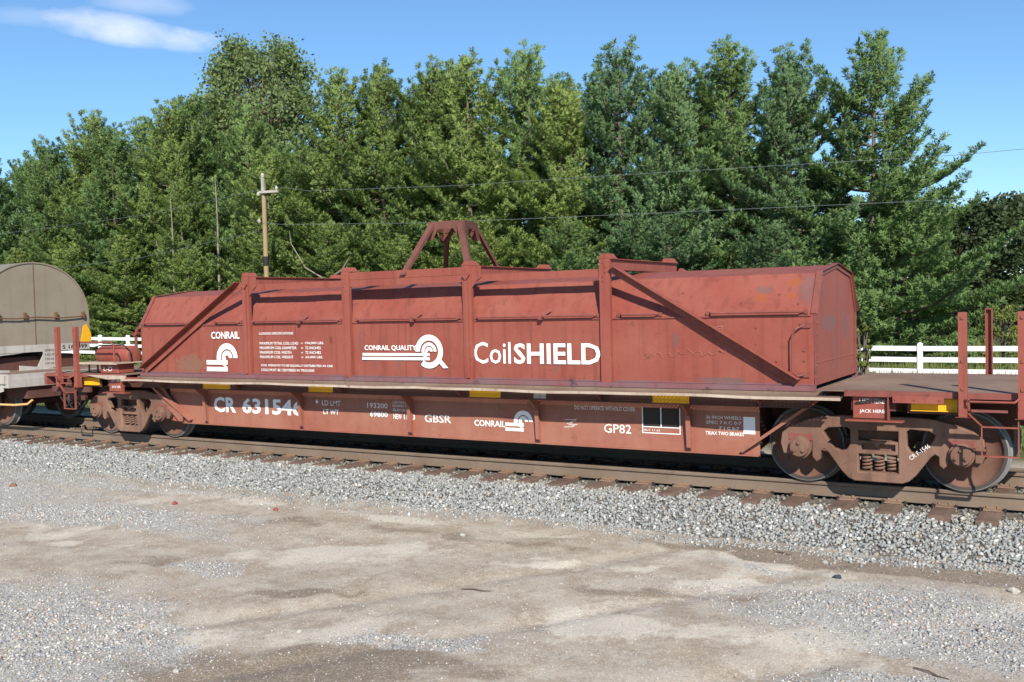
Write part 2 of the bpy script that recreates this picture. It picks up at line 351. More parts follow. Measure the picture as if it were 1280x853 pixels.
def stones(name, P, size, pal, parent=None, flatten=.7, octa=False, shade=None):
    if octa:
        base = np.array([(1, 0, 0), (-1, 0, 0), (0, 1, 0), (0, -1, 0), (0, 0, 1), (0, 0, -1)], float)
        F0 = np.array([(0, 2, 4), (2, 1, 4), (1, 3, 4), (3, 0, 4), (2, 0, 5), (1, 2, 5), (3, 1, 5), (0, 3, 5)])
    else:   # a chipped box: 8 corners, 12 triangles
        base = np.array([(x, y, z) for x in (-1, 1) for y in (-1, 1) for z in (-1, 1)], float)*.72
        F0 = np.array([(0, 1, 3), (0, 3, 2), (4, 6, 7), (4, 7, 5), (0, 4, 5), (0, 5, 1), (2, 3, 7), (2, 7, 6), (0, 2, 6), (0, 6, 4), (1, 5, 7), (1, 7, 3)])
    n = len(P); nb = len(base)
    V = base[None]*(1+rng.uniform(-.38, .38, (n, nb, 3)))
    V = V*np.stack([rng.uniform(.75, 1.35, n), rng.uniform(.6, 1.0, n), rng.uniform(.45, .9, n)*flatten/.7], 1)[:, None]
    q = rng.normal(size=(n, 4)); 
    if flatten < .7: q[:, 1:3] *= .25
    q /= np.linalg.norm(q, axis=1)[:, None]; w, x, y, z = q.T
    Rm = np.stack([1-2*(y*y+z*z), 2*(x*y-z*w), 2*(x*z+y*w), 2*(x*y+z*w), 1-2*(x*x+z*z), 2*(y*z-x*w), 2*(x*z-y*w), 2*(y*z+x*w), 1-2*(x*x+y*y)], 1).reshape(n, 3, 3)
    V = np.einsum('nij,nkj->nki', Rm, V)*(size/2)[:, None, None]+P[:, None]
    F = (F0[None]+(np.arange(n)*nb)[:, None, None]).reshape(-1, 3)
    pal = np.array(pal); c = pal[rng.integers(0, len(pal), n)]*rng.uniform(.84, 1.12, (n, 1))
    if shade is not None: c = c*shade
    c = np.repeat(c, nb, 0)
    return soup(name, V.reshape(-1, 3), F, M_stone, c)
GREY = [(.22, .23, .225), (.26, .27, .26), (.18, .19, .19), (.31, .31, .30), (.24, .25, .255), (.28, .28, .27), (.15, .16, .16), (.36, .36, .34), (.55, .55, .53), (.30, .26, .21), (.21, .225, .22), (.25, .26, .25), (.23, .245, .24), (.27, .28, .275), (.30, .31, .30), (.24, .25, .24)]

# ------------------------------------------------------------------ ground
GZ = -.45
def toe(x): return -2.36-.010*(x-2)+.10*np.sin(x*.9)+.06*np.sin(x*2.3+1)
def ell(X, Y, cx, cy, a, b, rot=0):
    c_, s_ = math.cos(rot), math.sin(rot); u = (X-cx)*c_+(Y-cy)*s_; v = -(X-cx)*s_+(Y-cy)*c_
    return np.clip(1.25-np.sqrt((u/a)**2+(v/b)**2), 0, 1)
def gh(X, Y):  # yard with shallow wheel ruts
    z = GZ+(vnoise(X*.7, Y*.7, 3)-.5)*.07+(vnoise(X*3, Y*3, 5, 3)-.5)*.025
    z = z+np.clip((Y-2.6)/12, 0, 1)*.18
    v = X*.91-Y*.42+.5*np.sin(Y*.5)
    z = z-np.clip((-2.7-Y)/.6, 0, 1)*.030*(np.exp(-((v-5.1)/.16)**2)+np.exp(-((v-6.6)/.16)**2)+np.exp(-((v-8.6)/.18)**2)*.8)
    z = np.where((Y > -1.9) & (Y < 2.2), z-.15, z)
    return z
xs = np.concatenate([[-900, -400, -200, -110, -70, -48, -34, -26, -20, -17], np.arange(-15, 12.01, .07), [13, 15, 18, 22, 28, 36, 48, 70, 110, 200, 400, 900]])
ys = np.concatenate([[-400, -120, -50, -28, -20, -16, -13, -11], np.arange(-10, -1.8, .07), np.arange(-1.8, 4, .3), np.arange(4, 36, 1.2), [40, 50, 70, 100, 160, 300, 600, 1200]])
X, Y = np.meshgrid(xs, ys); Z = gh(X, Y); X0, Y0 = X, Y
def warp(X, Y): return X+(vnoise(X*.8, Y*1.4, 41, 4, .6)-.5)*1.5+(vnoise(X*4, Y*5, 43, 3, .6)-.5)*.5, Y+(vnoise(X*.8+9, Y*1.4, 42, 4, .6)-.5)*.75+(vnoise(X*4, Y*5, 44, 3, .6)-.5)*.25
X, Y = warp(X0, Y0)
us, vs_ = X0*.42+Y0*.91, X0*.91-Y0*.42; wv = (vnoise(X0*.9, Y0*.9, 61, 3)-.5)*1.1; th_ = np.arctan2(Y0+1.2, X0-5.3+wv*.4)*7; r_p = np.hypot(Y0+1.2, X0-5.3); nz3 = .35*vnoise((vs_+wv)*1.7, us*.42, 51, 5, .62)+.65*vnoise(th_+wv*.8, r_p*.5, 57, 5, .6); nz4 = vnoise((vs_+wv)*4.6+7, us*.9, 53, 4, .62)
nz1 = vnoise(X*1.1, Y*1.6, 11, 5, .6); nz2 = vnoise(X*.6+5, Y*2.2, 21, 5, .6)
stony = np.maximum.reduce([ell(X, Y, -6.5, -2.9, 4.5, .5, 0)*.8, ell(X, Y, -2.8, -4.6, 2.9, .8, .1), ell(X, Y, -6.5, -3.9, 3.2, .8, .1), ell(X, Y, .9, -8.0, 2.0, 1.3, -.3), ell(X, Y, 7.4, -4.4, 1.8, 1.0, -.3)*1.1,
                           ell(X, Y, 3.9, -6.8, .8, .32, .5)*.9, ell(X, Y, 7.6, -5.9, 1.0, .35, .3)*.7, ell(X, Y, .9, -5.9, .55, .25, .3)*.8, ell(X, Y, 5.9, -3.3, .5, .16, 0)*.7])
stony = np.clip(stony*1.1+(nz1-.5)*.9, 0, 1)
pale = np.maximum.reduce([ell(X, Y, -3.6, -2.85, 2.3, .17, 0), ell(X, Y, .1, -2.95, 3.2, .28, 0), ell(X, Y, 1.9, -4.7, 1.2, .55, .6), ell(X, Y, 5.6, -3.05, 1.1, .28, -.1), ell(X, Y, 1.9, -7.6, .9, .4, .3), ell(X, Y, 4.2, -4.1, 1.3, .16, .45),
                          ell(X, Y, 6.2, -5.4, 1.5, .35, .35), ell(X, Y, -1.2, -5.6, 1.0, .18, .2), ell(X, Y, 6.0, -3.9, .9, .2, .35)])
near = np.clip((-2.6-Y0)/.5, 0, 1)
pale = np.clip(pale*.8+(nz2-.5)*.6+near*((nz3-.5)*2.6+(nz4-.5)*.8), 0, 1)
damp = np.maximum.reduce([ell(X, Y, 7.0, -2.80, 2.6, .30, -.03)*1.4, ell(X, Y, 3.4, -7.7, 1.8, .50, .40)*1.5, ell(X, Y, 2.7, -3.55, 1.9, .3, -.02)*.75, ell(X, Y, .3, -6.0, 1.6, .4, .25)*.7, ell(X, Y, 5.3, -4.6, 1.5, .22, .42)*.9,
                          ell(X, Y, .3, -3.9, 1.2, .3, .4)*.6, ell(X, Y, 2.6, -5.9, 1.3, .15, .55)*.8, ell(X, Y, -5.0, -3.15, 1.6, .14, 0)*.6])
damp = np.clip(damp*.95+(nz2-.5)*.5-near*((nz3-.40)*1.9+(nz4-.5)*.7), 0, 1)
damp = np.clip(np.maximum(damp, np.maximum(ell(X, Y, 7.4, -2.82, 2.9, .30, -.02)*1.7, ell(X, Y, 3.4, -7.7, 1.8, .5, .4)*1.3)+(nz4-.5)*.9), 0, 1); pale = pale*(1-damp)
tint = np.stack([stony.ravel(), pale.ravel(), damp.ravel()], 1)
nx, ny = len(xs), len(ys); I = np.arange(nx*ny).reshape(ny, nx)
F = np.stack([I[:-1, :-1], I[:-1, 1:], I[1:, 1:], I[1:, :-1]], -1).reshape(-1, 4)
g = link('ground', soup('ground', np.stack([X0.ravel(), Y0.ravel(), Z.ravel()], 1), F, M_ground, tint, smooth=True))
tag(g, 'dusty gravel yard of tan dirt and pale sand patches', kind='structure')

# ballast bed: cross-section swept along X
xs2 = np.concatenate([[-300, -100, -50, -30], np.arange(-22, 16.01, .12), [24, 40, 80, 250]])
prof = [(-2.40, GZ-.03), (-2.1, -.40), (-1.75, -.30), (-1.45, -.235), (-1.2, -.225), (-.9, -.215), (0, -.215), (.9, -.215), (1.3, -.23), (1.9, -.30), (2.5, -.46), (2.7, -.62)]
X, Yi = np.meshgrid(xs2, np.arange(len(prof))); Yp = np.array([p[0] for p in prof])[Yi]; Zp = np.array([p[1] for p in prof])[Yi]
Yp = np.where(Yi == 0, toe(X)+.02, Yp); Zp = Zp+(vnoise(X*4, Yp*4, 8, 3)-.5)*.04
nx, ny = len(xs2), len(prof); I = np.arange(nx*ny).reshape(ny, nx); F = np.stack([I[:-1, :-1], I[:-1, 1:], I[1:, 1:], I[1:, :-1]], -1).reshape(-1, 4)
b = link('ballast_bed', soup('ballast_bed', np.stack([X.ravel(), Yp.ravel(), Zp.ravel()], 1), F, M_bed, smooth=True))
tag(b, 'raised bed of grey ballast under the railway track', kind='structure')
def bedz(x, y): return np.interp(y, [p[0] for p in prof], [p[1] for p in prof])
# stones on the bed
n = 42000; px = rng.uniform(-16, 11.5, n); py = -1.2+(rng.uniform(0, 1, n))*(toe(px)+.98+rng.normal(0, .04, n)); sz = rng.uniform(.024, .058, n)
P1 = np.stack([px, py, bedz(px, py)+rng.uniform(-.004, .022, n)], 1)
n = 15000; px = rng.uniform(-16, 11.5, n); py = rng.uniform(-1.25, 2.4, n); s2 = rng.uniform(.032, .06, n)
ph = ((px+15.0)/.53) % 1.0; keep = (np.abs(ph-.5) < .5-.225+.03) | (np.abs(py) > 1.36)
P2 = np.stack([px, py, bedz(px, py)+rng.uniform(-.006, .012, n)], 1)[keep]; s2 = s2[keep]
n = 700; px = rng.uniform(-14, 10, n); py = toe(px)-np.abs(rng.normal(0, .22, n)); s3 = rng.uniform(.02, .055, n)
P3 = np.stack([px, py, gh(px, py)+.008], 1)
n = 5000; px = rng.uniform(-14, 10, n); py = toe(px)-np.abs(rng.normal(0, 1, n))*(.10+.45/(1+np.exp((px-1)*.7))); s4 = rng.uniform(.012, .034, n)
P4 = np.stack([px, py, gh(px, py)+.004], 1); PB = np.concatenate([P1, P2, P3, P4])
grime = np.clip((PB[:, 1]+1.5)/.5+(vnoise(PB[:, 0]*2, PB[:, 1]*3, 71, 3)-.5)*1.2, 0, 1)[:, None]   # brake dust near the rails
under = np.clip((PB[:, 1]+1.15)/.3, 0, 1)[:, None]  # painted shade: stones beneath the car get a darker tint
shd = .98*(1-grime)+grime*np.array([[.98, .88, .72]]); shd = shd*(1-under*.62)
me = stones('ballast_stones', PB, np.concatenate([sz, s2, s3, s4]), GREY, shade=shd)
tag(link('ballast_stones', me), 'loose crushed grey ballast stones on the track shoulder', kind='stuff')
# yard pebbles
n = 240000; px = rng.uniform(-9, 9.5, n); py = -2.5-rng.uniform(0, 1, n)**.8*6.8
px0, py0 = px, py; px, py = warp(px, py)
st = np.maximum.reduce([ell(px, py, -6.5, -2.9, 4.5, .5, 0)*.8, ell(px, py, -2.8, -4.6, 2.9, .8, .1), ell(px, py, -6.5, -3.9, 3.2, .8, .1), ell(px, py, .9, -8.0, 2.0, 1.3, -.3), ell(px, py, 7.4, -4.4, 1.8, 1.0, -.3)*1.1,
      ell(px, py, 3.9, -6.8, .8, .32, .5)*.9, ell(px, py, 7.6, -5.9, 1.0, .35, .3)*.7, ell(px, py, .9, -5.9, .55, .25, .3)*.8])
st = np.clip(st*1.1+(vnoise(px*1.1, py*1.6, 11, 5, .6)-.5)*.9, 0, 1)
keep = rng.uniform(0, 1, n) < .10+.90*st**1.4; px, py, st = px0[keep], py0[keep], st[keep]; n = len(px); 
sz = (.008+.026*rng.uniform(0, 1, n)**2.2*(.5+st*.9))
PAL2 = [(.24, .245, .255), (.34, .345, .35), (.33, .33, .33), (.42, .40, .38), (.55, .52, .48), (.34, .26, .19), (.40, .30, .24), (.13, .13, .14), (.46, .45, .43), (.60, .57, .53), (.30, .305, .31), (.22, .23, .25), (.27, .28, .30), (.33, .335, .345)]
me = stones('gravel', np.stack([px, py, gh(px, py)+sz*.12], 1), sz, PAL2, flatten=.55, octa=True)
tag(link('gravel', me), 'mixed grey and tan pebbles strewn over the dirt yard', kind='stuff')

# ------------------------------------------------------------------ railway track
track = thing('railway_track', 'brown steel rails spiked to weathered wooden ties', None, kind='structure')
def railmesh():
    pr_ = [(-.07, -.17), (.07, -.17), (.07, -.158), (.012, -.138), (.009, -.05), (.034, -.040), (.0365, -.012), (.030, -.002), (.018, 0), (-.018, 0), (-.030, -.002), (-.0365, -.012), (-.034, -.040), (-.009, -.05), (-.012, -.138), (-.07, -.158)]
    mb = MB(); mb.prism(pr_, -120, 90, 'x'); return mb.mesh('rail', M_rail)
rme = railmesh()
for y in (-.755, .755): link('rail', rme, track, (0, y, .0))
spare = link('rail', rme.copy(), None, (0, 1.72, -.10)); tag(spare, 'spare steel rail lying on the far ballast shoulder', 'rail')
TIE = []
for v_ in range(4):
    mb = MB(); L_ = 1.36+random.uniform(-.03, .05); x0, x1 = -.115, .115
    n = 9; V = []
    for i in range(n):
        y = -L_+2*L_*i/(n-1)
        for (x, z) in ((x0, -.36), (x1, -.36), (x1, -.182), (x1*.5, -.173), (x0*.4, -.176), (x0, -.183)):
            V.append((x+random.uniform(-.006, .006), y, z+random.uniform(-.005, .003)))
    Fq = [tuple(range(6)), tuple(reversed(range(6*(n-1), 6*n)))]+[(i*6+j, (i+1)*6+j, (i+1)*6+(j+1) % 6, i*6+(j+1) % 6) for i in range(n-1) for j in range(6)]
    mb.add(V, Fq); TIE.append(mb.mesh('tie', M_tie))
mb = MB(); mb.box(-.09, .09, -.19, .16, -.176, -.163); mb.box(-.09, .09, -.085, -.073, -.165, -.152); mb.box(-.09, .09, .073, .085, -.165, -.152)
for sx_ in (-.055, .055):
    for sy_ in (-.082, .082): mb.box(sx_-.012, sx_+.012, sy_-.018, sy_+.018, -.160, -.135)
mb.m = 1
for sx_ in (-.125, .125): mb.box(sx_-.012, sx_+.012, -.09, .09, -.21, -.158)   # rail anchors
plate = mb.mesh('tie_plate', [M_plate, M_blk])
i = 0; x = -15.0
while x < 12:
    t = link('tie', TIE[i % 4], track, (x+random.uniform(-.03, .03), random.uniform(-.05, .05), random.uniform(-.006, .002)))
    t.rotation_euler.z = random.uniform(-.02, .02)
    for y in (-.755, .755):
        p = link('tie_plate', plate, t, (0, y-t.location.y, -t.location.z))
    x += .53; i += 1

# ------------------------------------------------------------------ shared railway parts
def side_frame_mesh():
    H_ = [(0, .845), (.40, .845), (.63, .825), (.80, .78), (1.00, .70), (1.10, .62), (1.12, .50), (1.09, .38), (1.03, .38), (1.03, .55), (.99, .60), (.79, .60), (.745, .55), (.745, .35), (.70, .30), (.665, .33), (.66, .43), (.61, .46), (.56, .42), (.40, .20), (.33, .13), (.26, .10), (0, .10)]
    out = H_+[(-x, z) for x, z in reversed(H_[1:-1])]
    win = [(-.235, .185), (.235, .185), (.235, .70), (-.235, .70)]
    tr = [(.30, .70), (.35, .73), (.56, .715), (.635, .67), (.61, .60), (.50, .455), (.41, .42), (.34, .45), (.30, .52)]
    return to_xz(curve_mesh([out, win, tr, [(-x, z) for x, z in reversed(tr)]], .085, .012, 'side_frame'))
SF = side_frame_mesh(); SF.materials.append(M_truck)
def spring_mesh():
    mb = MB(); pts = [(.048*math.cos(a), .048*math.sin(a), .215+.20*a/(2*math.pi*5)) for a in [2*math.pi*k_/10 for k_ in range(51)]]
    return mb.tube(pts, .014, 6).mesh('coil_spring', M_truck, True)
SPR = spring_mesh()
M_rim = paint('dark_wheel_rim', (.050, .042, .038), (.085, .070, .062), (.04, .03, .025), .6, .3, .6)
def wheel_mesh():
    mb = MB(); mb.m = 0
    mb.m = 2; mb.lathe([(-.83, .405), (-.832, .443)], (0, 0, .457), 48); mb.m = 0
    mb.lathe([(-.832, .443), (-.831, .450), (-.824, .457), (-.722, .460), (-.712, .475), (-.700, .484), (-.690, .475), (-.685, .400)], (0, 0, .457), 48)
    mb.m = 1
    mb.lathe([(-.83, .405), (-.80, .385), (-.765, .30), (-.785, .19), (-.83, .125), (-.87, .12), (-.87, .0)], (0, 0, .457), 48)
    mb.lathe([(-.685, .400), (-.70, .30), (-.66, .12), (-.66, 0)], (0, 0, .457), 32)
    return mb.mesh('wheel', [M_tread, M_wheel, M_rim], True)
WH = wheel_mesh()
def cap_mesh():
    mb = MB(); mb.lathe([(-.93, .135), (-1.13, .135), (-1.135, .115), (-1.165, .115), (-1.18, .105), (-1.182, 0)], (0, 0, .457), 28)
    for a in (90, 210, 330): mb.lathe([(-1.18, .022), (-1.205, .020), (-1.207, 0)], (.06*math.cos(R_(a)), 0, .457+.06*math.sin(R_(a))), 6)
    return mb.mesh('bearing_cap', M_truck, True)
CAP = cap_mesh()
mb = MB(); mb.box(-.14, .14, -1.10, -.95, .54, .62); mb.box(-.145, -.12, -1.09, -.96, .42, .60); mb.box(.12, .145, -1.09, -.96, .42, .60)
ADP = mb.mesh('bearing_adapter', M_hood2)
mb = MB(); mb.box(-.25, .25, -.9, .9, .40, .80); mb.box(-.225, .225, -1.08, -.9, .415, .455); mb.box(-.225, .225, -1.08, -.9, .535, .565)
mb.box(-.225, -.19, -1.08, -.9, .455, .535); mb.box(.19, .225, -1.08, -.9, .455, .535); mb.prism([(-.06, .535), (.02, .535), (.0, .50), (-.04, .50)], -1.07, -.95)
mb.box(-.2, .2, -1.0, -.9, .455, .535)
mb.box(-.225, .225, .9, 1.08, .415, .565); mb.box(-.18, .18, -.3, .3, .8, .88)
BOL = mb.mesh('bolster', M_truck)
mb = MB(); mb.box(-.24, .24, -.07, .07, .170, .205)
SEAT = mb.mesh('spring_seat', M_truck)
mb = MB()
mb.bar((0, -.705, .42), (0, .705, .42), .05, .07); mb.box(-.03, .06, -.80, -.70, .33, .55); mb.box(-.03, .06, .70, .80, .33, .55)
BRK = mb.mesh('brake_beam', M_dark)
mb = MB(); mb.lathe([(-.9, .075), (.9, .075)], (0, 0, .457), 14); AXL = mb.mesh('axle', M_dark, True)
def make_truck(parent, X, far=True):
    t = bpy.data.objects.new('truck', None); C.objects.link(t); t.parent = parent; t.location = (X, 0, 0)
    for y in (-1.04, 1.04):
        o = link('side_frame', SF, t, (0, y, 0))
    for sx_ in (-.889, .889):
        for rz in (0, math.pi):
            w = link('wheel', WH, t, (sx_, 0, 0)); w.rotation_euler.z = rz
            w = link('bearing_cap', CAP, t, (sx_, 0, 0)); w.rotation_euler.z = rz
            w = link('bearing_adapter', ADP, t, (sx_, 0, 0)); w.rotation_euler.z = rz
        link('axle', AXL, t, (sx_, 0, 0))
    link('bolster', BOL, t); link('spring_seat', SEAT, t, (0, -1, 0)); link('spring_seat', SEAT, t, (0, 1, 0)); link('brake_beam', BRK, t, (.40, 0, 0)); link('brake_beam', BRK, t, (-.43, 0, 0))
    for y in (-1.0, 1.0):
        for sx_ in (-.14, 0, .14): link('coil_spring', SPR, t, (sx_, y, 0))
    return t

# ------------------------------------------------------------------ the coil car
car = thing('coil_car', 'long red flat railcar with sloping sill plates carrying the angular red hood', 'railcar')
t1 = make_truck(car, 6.6); t2 = make_truck(car, -6.6)
text('CR F-1546', 6.94-6.6+.02, 7.235-6.6-.01, .365, .415, -1.098, t1, M_lett2, .001, rot=R_(38))
# centre sill, bolsters, end sills
mb = MB(); mb.box(-8.55, 8.55, -.33, .33, .72, 1.10); mb.obj('center_sill', M_dark, car)
for s in (-1, 1):
    mb = MB(); mb.prism([(-1.34, 1.10), (1.34, 1.10), (1.34, .95), (.5, .85), (-.5, .85), (-1.34, .95)], s*6.6-.24, s*6.6+.24, 'x'); mb.obj('body_bolster', M_dark, car)
    mb = MB(); mb.box(min(s*8.55, s*8.63), max(s*8.55, s*8.63), -1.41, 1.41, .95, 1.165); mb.obj('end_sill', M_hood2, car)
    mb = MB(); mb.box(min(s*8.2, s*9.1), max(s*8.2, s*9.1), -.13, .13, .75, .98)
    mb.prism([(s*9.0, -.16), (s*9.25, -.20), (s*9.38, -.05), (s*9.30, .14), (s*9.0, .16)], .70, 1.02, 'z'); mb.obj('coupler', M_rust, car)
# sloping bath-tub floor between the trucks
mb = MB(); mb.prism([(-.99, .98), (-.97, .34), (-.33, .42), (.33, .42), (.97, .34), (.99, .98)], -5.15, 5.15, 'x'); mb.obj('trough_body', M_dark, car)
# side sill plates
for s in (-1, 1):
    mb = MB(); a, b_ = sorted((s*1.012, s*1.0))
    mb.prism([(-5.55, .34), (-5.2, .300), (5.19, .300), (5.19, 1.04), (-5.55, 1.04)], a, b_)
    mb.obj('side_sill', M_sill, car)
    mb = MB(); a, b_ = sorted((s*1.06, s*1.013)); mb.box(-5.2, 5.18, a, b_, .300, .314); mb.obj('sill_flange', M_sill, car)
    # longitudinal lip under the walkway
    mb = MB(); a, b_ = sorted((s*1.30, s*1.312)); mb.box(-5.9, 5.9, a, b_, .955, 1.075); a, b_ = sorted((s*1.355, s*1.313)); mb.box(-5.9, 5.9, a, b_, .950, .962)
    mb.obj('side_angle', M_dark, car)
    for rx in (-4.58, -2.36, -.15, 2.07, 4.29):
        mb = MB(); q = [(s*1.013, .325), (s*1.075, .36), (s*1.11, .78), (s*1.298, .93), (s*1.298, 1.06), (s*1.013, 1.06)]
        mb.prism(q, rx-.010, rx+.010, 'x'); mb.bar((rx, s*1.085, .37), (rx, s*1.117, .78), .06, .010, (0, 1, 0)); mb.obj('sill_rib', M_sill, car)
    for rx in (-5.35, -3.47, -1.25, .96, 3.18, 5.3):
        mb = MB(); mb.prism([(s*1.51, 1.085), (s*1.313, .94), (s*1.313, 1.085)], rx-.008, rx+.008, 'x')
        for j in range(4): mb.box(rx+.04+j*.045, rx+.062+j*.045, min(s*1.315, s*1.50), max(s*1.315, s*1.50), 1.073, 1.083)
        mb.obj('walkway_bracket', M_hood2, car)
# diagonal end struts of the sill
for s in (-1, 1):
    for ex in (-1, 1):
        y = s*1.16
        mb = MB(); mb.bar((ex*5.95, y, 1.04), (ex*4.98, y-s*.12, .36), .035, .11, (0, s, 0)); mb.obj('end_strut', M_sill, car)
mb = MB(); mb.prism([(-5.95, .93), (-5.62, .93), (-5.15, .42), (-5.15, .34), (-5.25, .34)], -1.10, -1.085); mb.obj('end_gusset', M_sill, car)
# yellow reflectors
for a, b_ in ((-4.35, -3.70), (-1.95, -1.45), (1.10, 1.62), (3.90, 4.39)):
    mb = MB(); mb.box(a, b_, -1.318, -1.3125, .963, 1.068); mb.box(a, b_, -1.3565, -1.319, .9625, .966); mb.obj('reflector', M_yel, car)
mb = MB(); mb.box(2.15, 2.34, -1.318, -1.3125, .968, 1.06); mb.obj('reflector', M_gwh, car, label='grey worn reflector')
for a, b_ in ((7.00, 7.56), (-7.56, -7.10)):
    mb = MB(); mb.box(a, b_, -1.325, -1.315, .965, 1.10); mb.box(a, b_, -1.36, -1.325, .962, .970); mb.obj('reflector', M_yel, car)
    mb = MB(); mb.box(a-.04, b_+.04, -1.314, -1.295, .93, 1.13); mb.obj('reflector_backing', M_dark, car)
# end decks
for s in (-1, 1):
    x0 = 6.02 if s > 0 else -6.22
    for a, b_ in ((x0, s*6.75), (s*6.757, s*8.55)):
        a, b_ = sorted((a, b_)); mb = MB(); mb.box(a, b_, -1.40, 1.40, 1.166, 1.180); mb.obj('deck_plate', M_deck, car)
    mb = MB(); a, b_ = sorted((s*6.3, s*8.55)); mb.box(a, b_, -1.425, -1.402, 1.115, 1.182); mb.obj('deck_edge', M_hood2, car); mb = MB(); mb.box(a, b_, 1.402, 1.425, 1.06, 1.182); mb.obj('deck_edge', M_hood2, car)
    # lift / jack plate
    mb = MB(); xx = 6.575*s; mb.box(xx-.19, xx+.19, -1.362, -1.35, .865, 1.11); mb.box(xx+.19, xx+.205, -1.42, -1.345, .84, 1.11); mb.box(xx-.26, xx+.36, -1.47, -1.34, .835, .85); mb.obj('jacking_plate', M_hood, car)
    text('LIFT HERE', xx-.12, xx+.15, 1.035, 1.085, -1.366, car, M_white, .006); text('JACK HERE', xx-.12, xx+.15, .915, .965, -1.366, car, M_white, .006)
    mb = MB(); mb.box(xx+.25, xx+.78, -1.445, -1.426, 1.055, 1.135)
    for q in (.28, .48, .74): mb.lathe([(-1.455, .012), (-1.455, 0)], (xx+q, 0, 1.095), 6)
    mb.obj('placard_bracket', M_hood, car)
mb = MB(); mb.bar((6.42, -1.38, 1.04), (6.75, -1.38, 1.085), .02, .02); mb.obj('lever_rod', M_blk, car)
# perforated walkways
for s in (-1, 1):
    mb = MB(); L0, L1 = -6.2, 6.28; nb = int((L1-L0)/.05); a, b_ = sorted((s*1.20, s*1.53))
    for j in range(nb): xx = L0+j*.05; mb.box(xx, xx+.036, a, b_, 1.088, 1.096)
    for y in (1.205, 1.31, 1.42, 1.50): mb.box(L0, L1, *sorted((s*y, s*(y+.028))), 1.0965, 1.101)
    mb.box(L0, L1, *sorted((s*1.462, s*1.531)), 1.0835, 1.0875)
    o = mb.obj('walkway_grating', M_deck, car, label='perforated rusty walkway'); o['kind'] = 'stuff'; del o['kind']
    mb = MB(); N = 90; V = []
    for j in range(N+1):
        xx = L0+(L1-L0)*j/N; w = .005*math.sin(xx*1.9)+.003*math.sin(xx*4.3+1)+(.006*max(0, 1-abs(xx-.35)*4)); y0 = s*(1.532+.01*math.sin(xx*2.7))
        V += [(xx, y0, 1.070+w), (xx, y0, 1.104+w), (xx, y0+s*.01, 1.104+w), (xx, y0+s*.01, 1.070+w)]
    Fq = [(j*4+q, j*4+(q+1) % 4, (j+1)*4+(q+1) % 4, (j+1)*4+q) for j in range(N) for q in range(4)]; mb.add(V, Fq); mb.obj('walkway_edge', M_edge, car)
# deck surface under the hood
mb = MB(); mb.box(-6.2, 6.0, -1.19, 1.19, 1.09, 1.135); mb.obj('deck_plate', M_deck, car)
# stakes
def stake(x, y, z0=.93, z1=2.05, w=.085):
    s = -1 if y < 0 else 1; mb = MB()
    # channel: web faces outwards, flanges inwards
    a, b_ = sorted((y, y-s*.012)); mb.box(x-w/2, x+w/2, a, b_, z0, z1)
    for q in (-1, 1): xa, xb = sorted((x+q*w/2, x+q*(w/2-.010))); mb.box(xa, xb, *sorted((y-s*.012, y-s*.075)), z0, z1-.01)
    mb.box(x-w/2, x+w/2, *sorted((y-s*.012, y-s*.075)), z1-.010, z1+.002)
    for zz in (z1-.06, z0+.60, z0+.30): mb.box(x-.014, x+.014, *sorted((y, y+s*.012)), zz-.014, zz+.014)
    return mb.obj('stake', M_hood, car)
for x in (7.55, 8.12, -7.52, -8.07):
    stake(x, -1.52); stake(x, 1.45)
    for s in (-1, 1):
        mb = MB(); mb.box(x-.06, x+.06, *sorted((s*1.427, s*1.445)), .93, 1.18); mb.box(x-.07, x+.07, *sorted((s*1.402, s*1.55)), .925, .928); mb.obj('stake_pocket', M_hood2, car)
# handholds and stirrup steps at the corners
for s in (-1, 1):
    x0, x1 = (7.58, 8.10) if s > 0 else (-8.05, -7.55)
    mb = MB(); mb.tube([(x0, -1.53, 1.12), (x0+.05, -1.60, 1.105), (x1-.05, -1.60, 1.105), (x1, -1.53, 1.15)], .013, 6); mb.obj('handhold', M_hood, car)
    mb = MB(); mb.bar((x0+.02, -1.50, .97), (x0+.15, -1.50, .84), .012, .035, (0, 1, 0)); mb.bar((x0+.15, -1.50, .845), (x0+.15, -1.50, .515), .012, .035, (0, 1, 0))
    mb.bar((x0+.15, -1.50, .52), (x1-.02, -1.50, .52), .04, .014); mb.bar((x1-.02, -1.50, .515), (x1-.02, -1.50, 1.0), .012, .035, (0, 1, 0)); mb.bar((x0+.15, -1.50, .83), (x1-.02, -1.50, .83), .04, .014)
    mb.obj('stirrup_step', M_hood, car)
    mb = MB(); mb.bar((x0+.05, -1.50, 1.0), (x1-.12, -1.50, 1.0), .02, .03); mb.obj('step_rail', M_hood2, car)
# brake gear on the left end deck
bx = -7.05
mb = MB(); mb.lathe([(-7.53, 0), (-7.53, .10), (-7.50, .155), (-7.44, .178), (-7.05, .178), (-7.045, .186), (-7.035, .186), (-7.03, .178), (-6.62, .178), (-6.56, .15), (-6.54, .09), (-6.54, 0)], (0, -.95, 1.50), 24, 'x')
mb.obj('air_tank', M_hood, car, True)
mb = MB(); mb.box(-7.62, -6.42, -1.45, -.65, 1.365, 1.385); mb.box(-7.62, -6.42, -1.458, -1.45, 1.355, 1.392); mb.obj('tank_platform', M_edge, car)
mb = MB(); mb.box(-7.02, -6.52, -1.35, -1.0, 1.185, 1.36); mb.obj('valve_box', M_hood, car, bev=.01)
text('L-D', -6.92, -6.68, 1.23, 1.31, -1.354, car, M_lett2, .003)
for xx in (-7.55, -7.3, -7.12): 
    mb = MB(); mb.tube([(xx, -1.2, 1.18), (xx, -1.2, 1.362)], .018, 6); mb.obj('platform_leg', M_hood2, car)
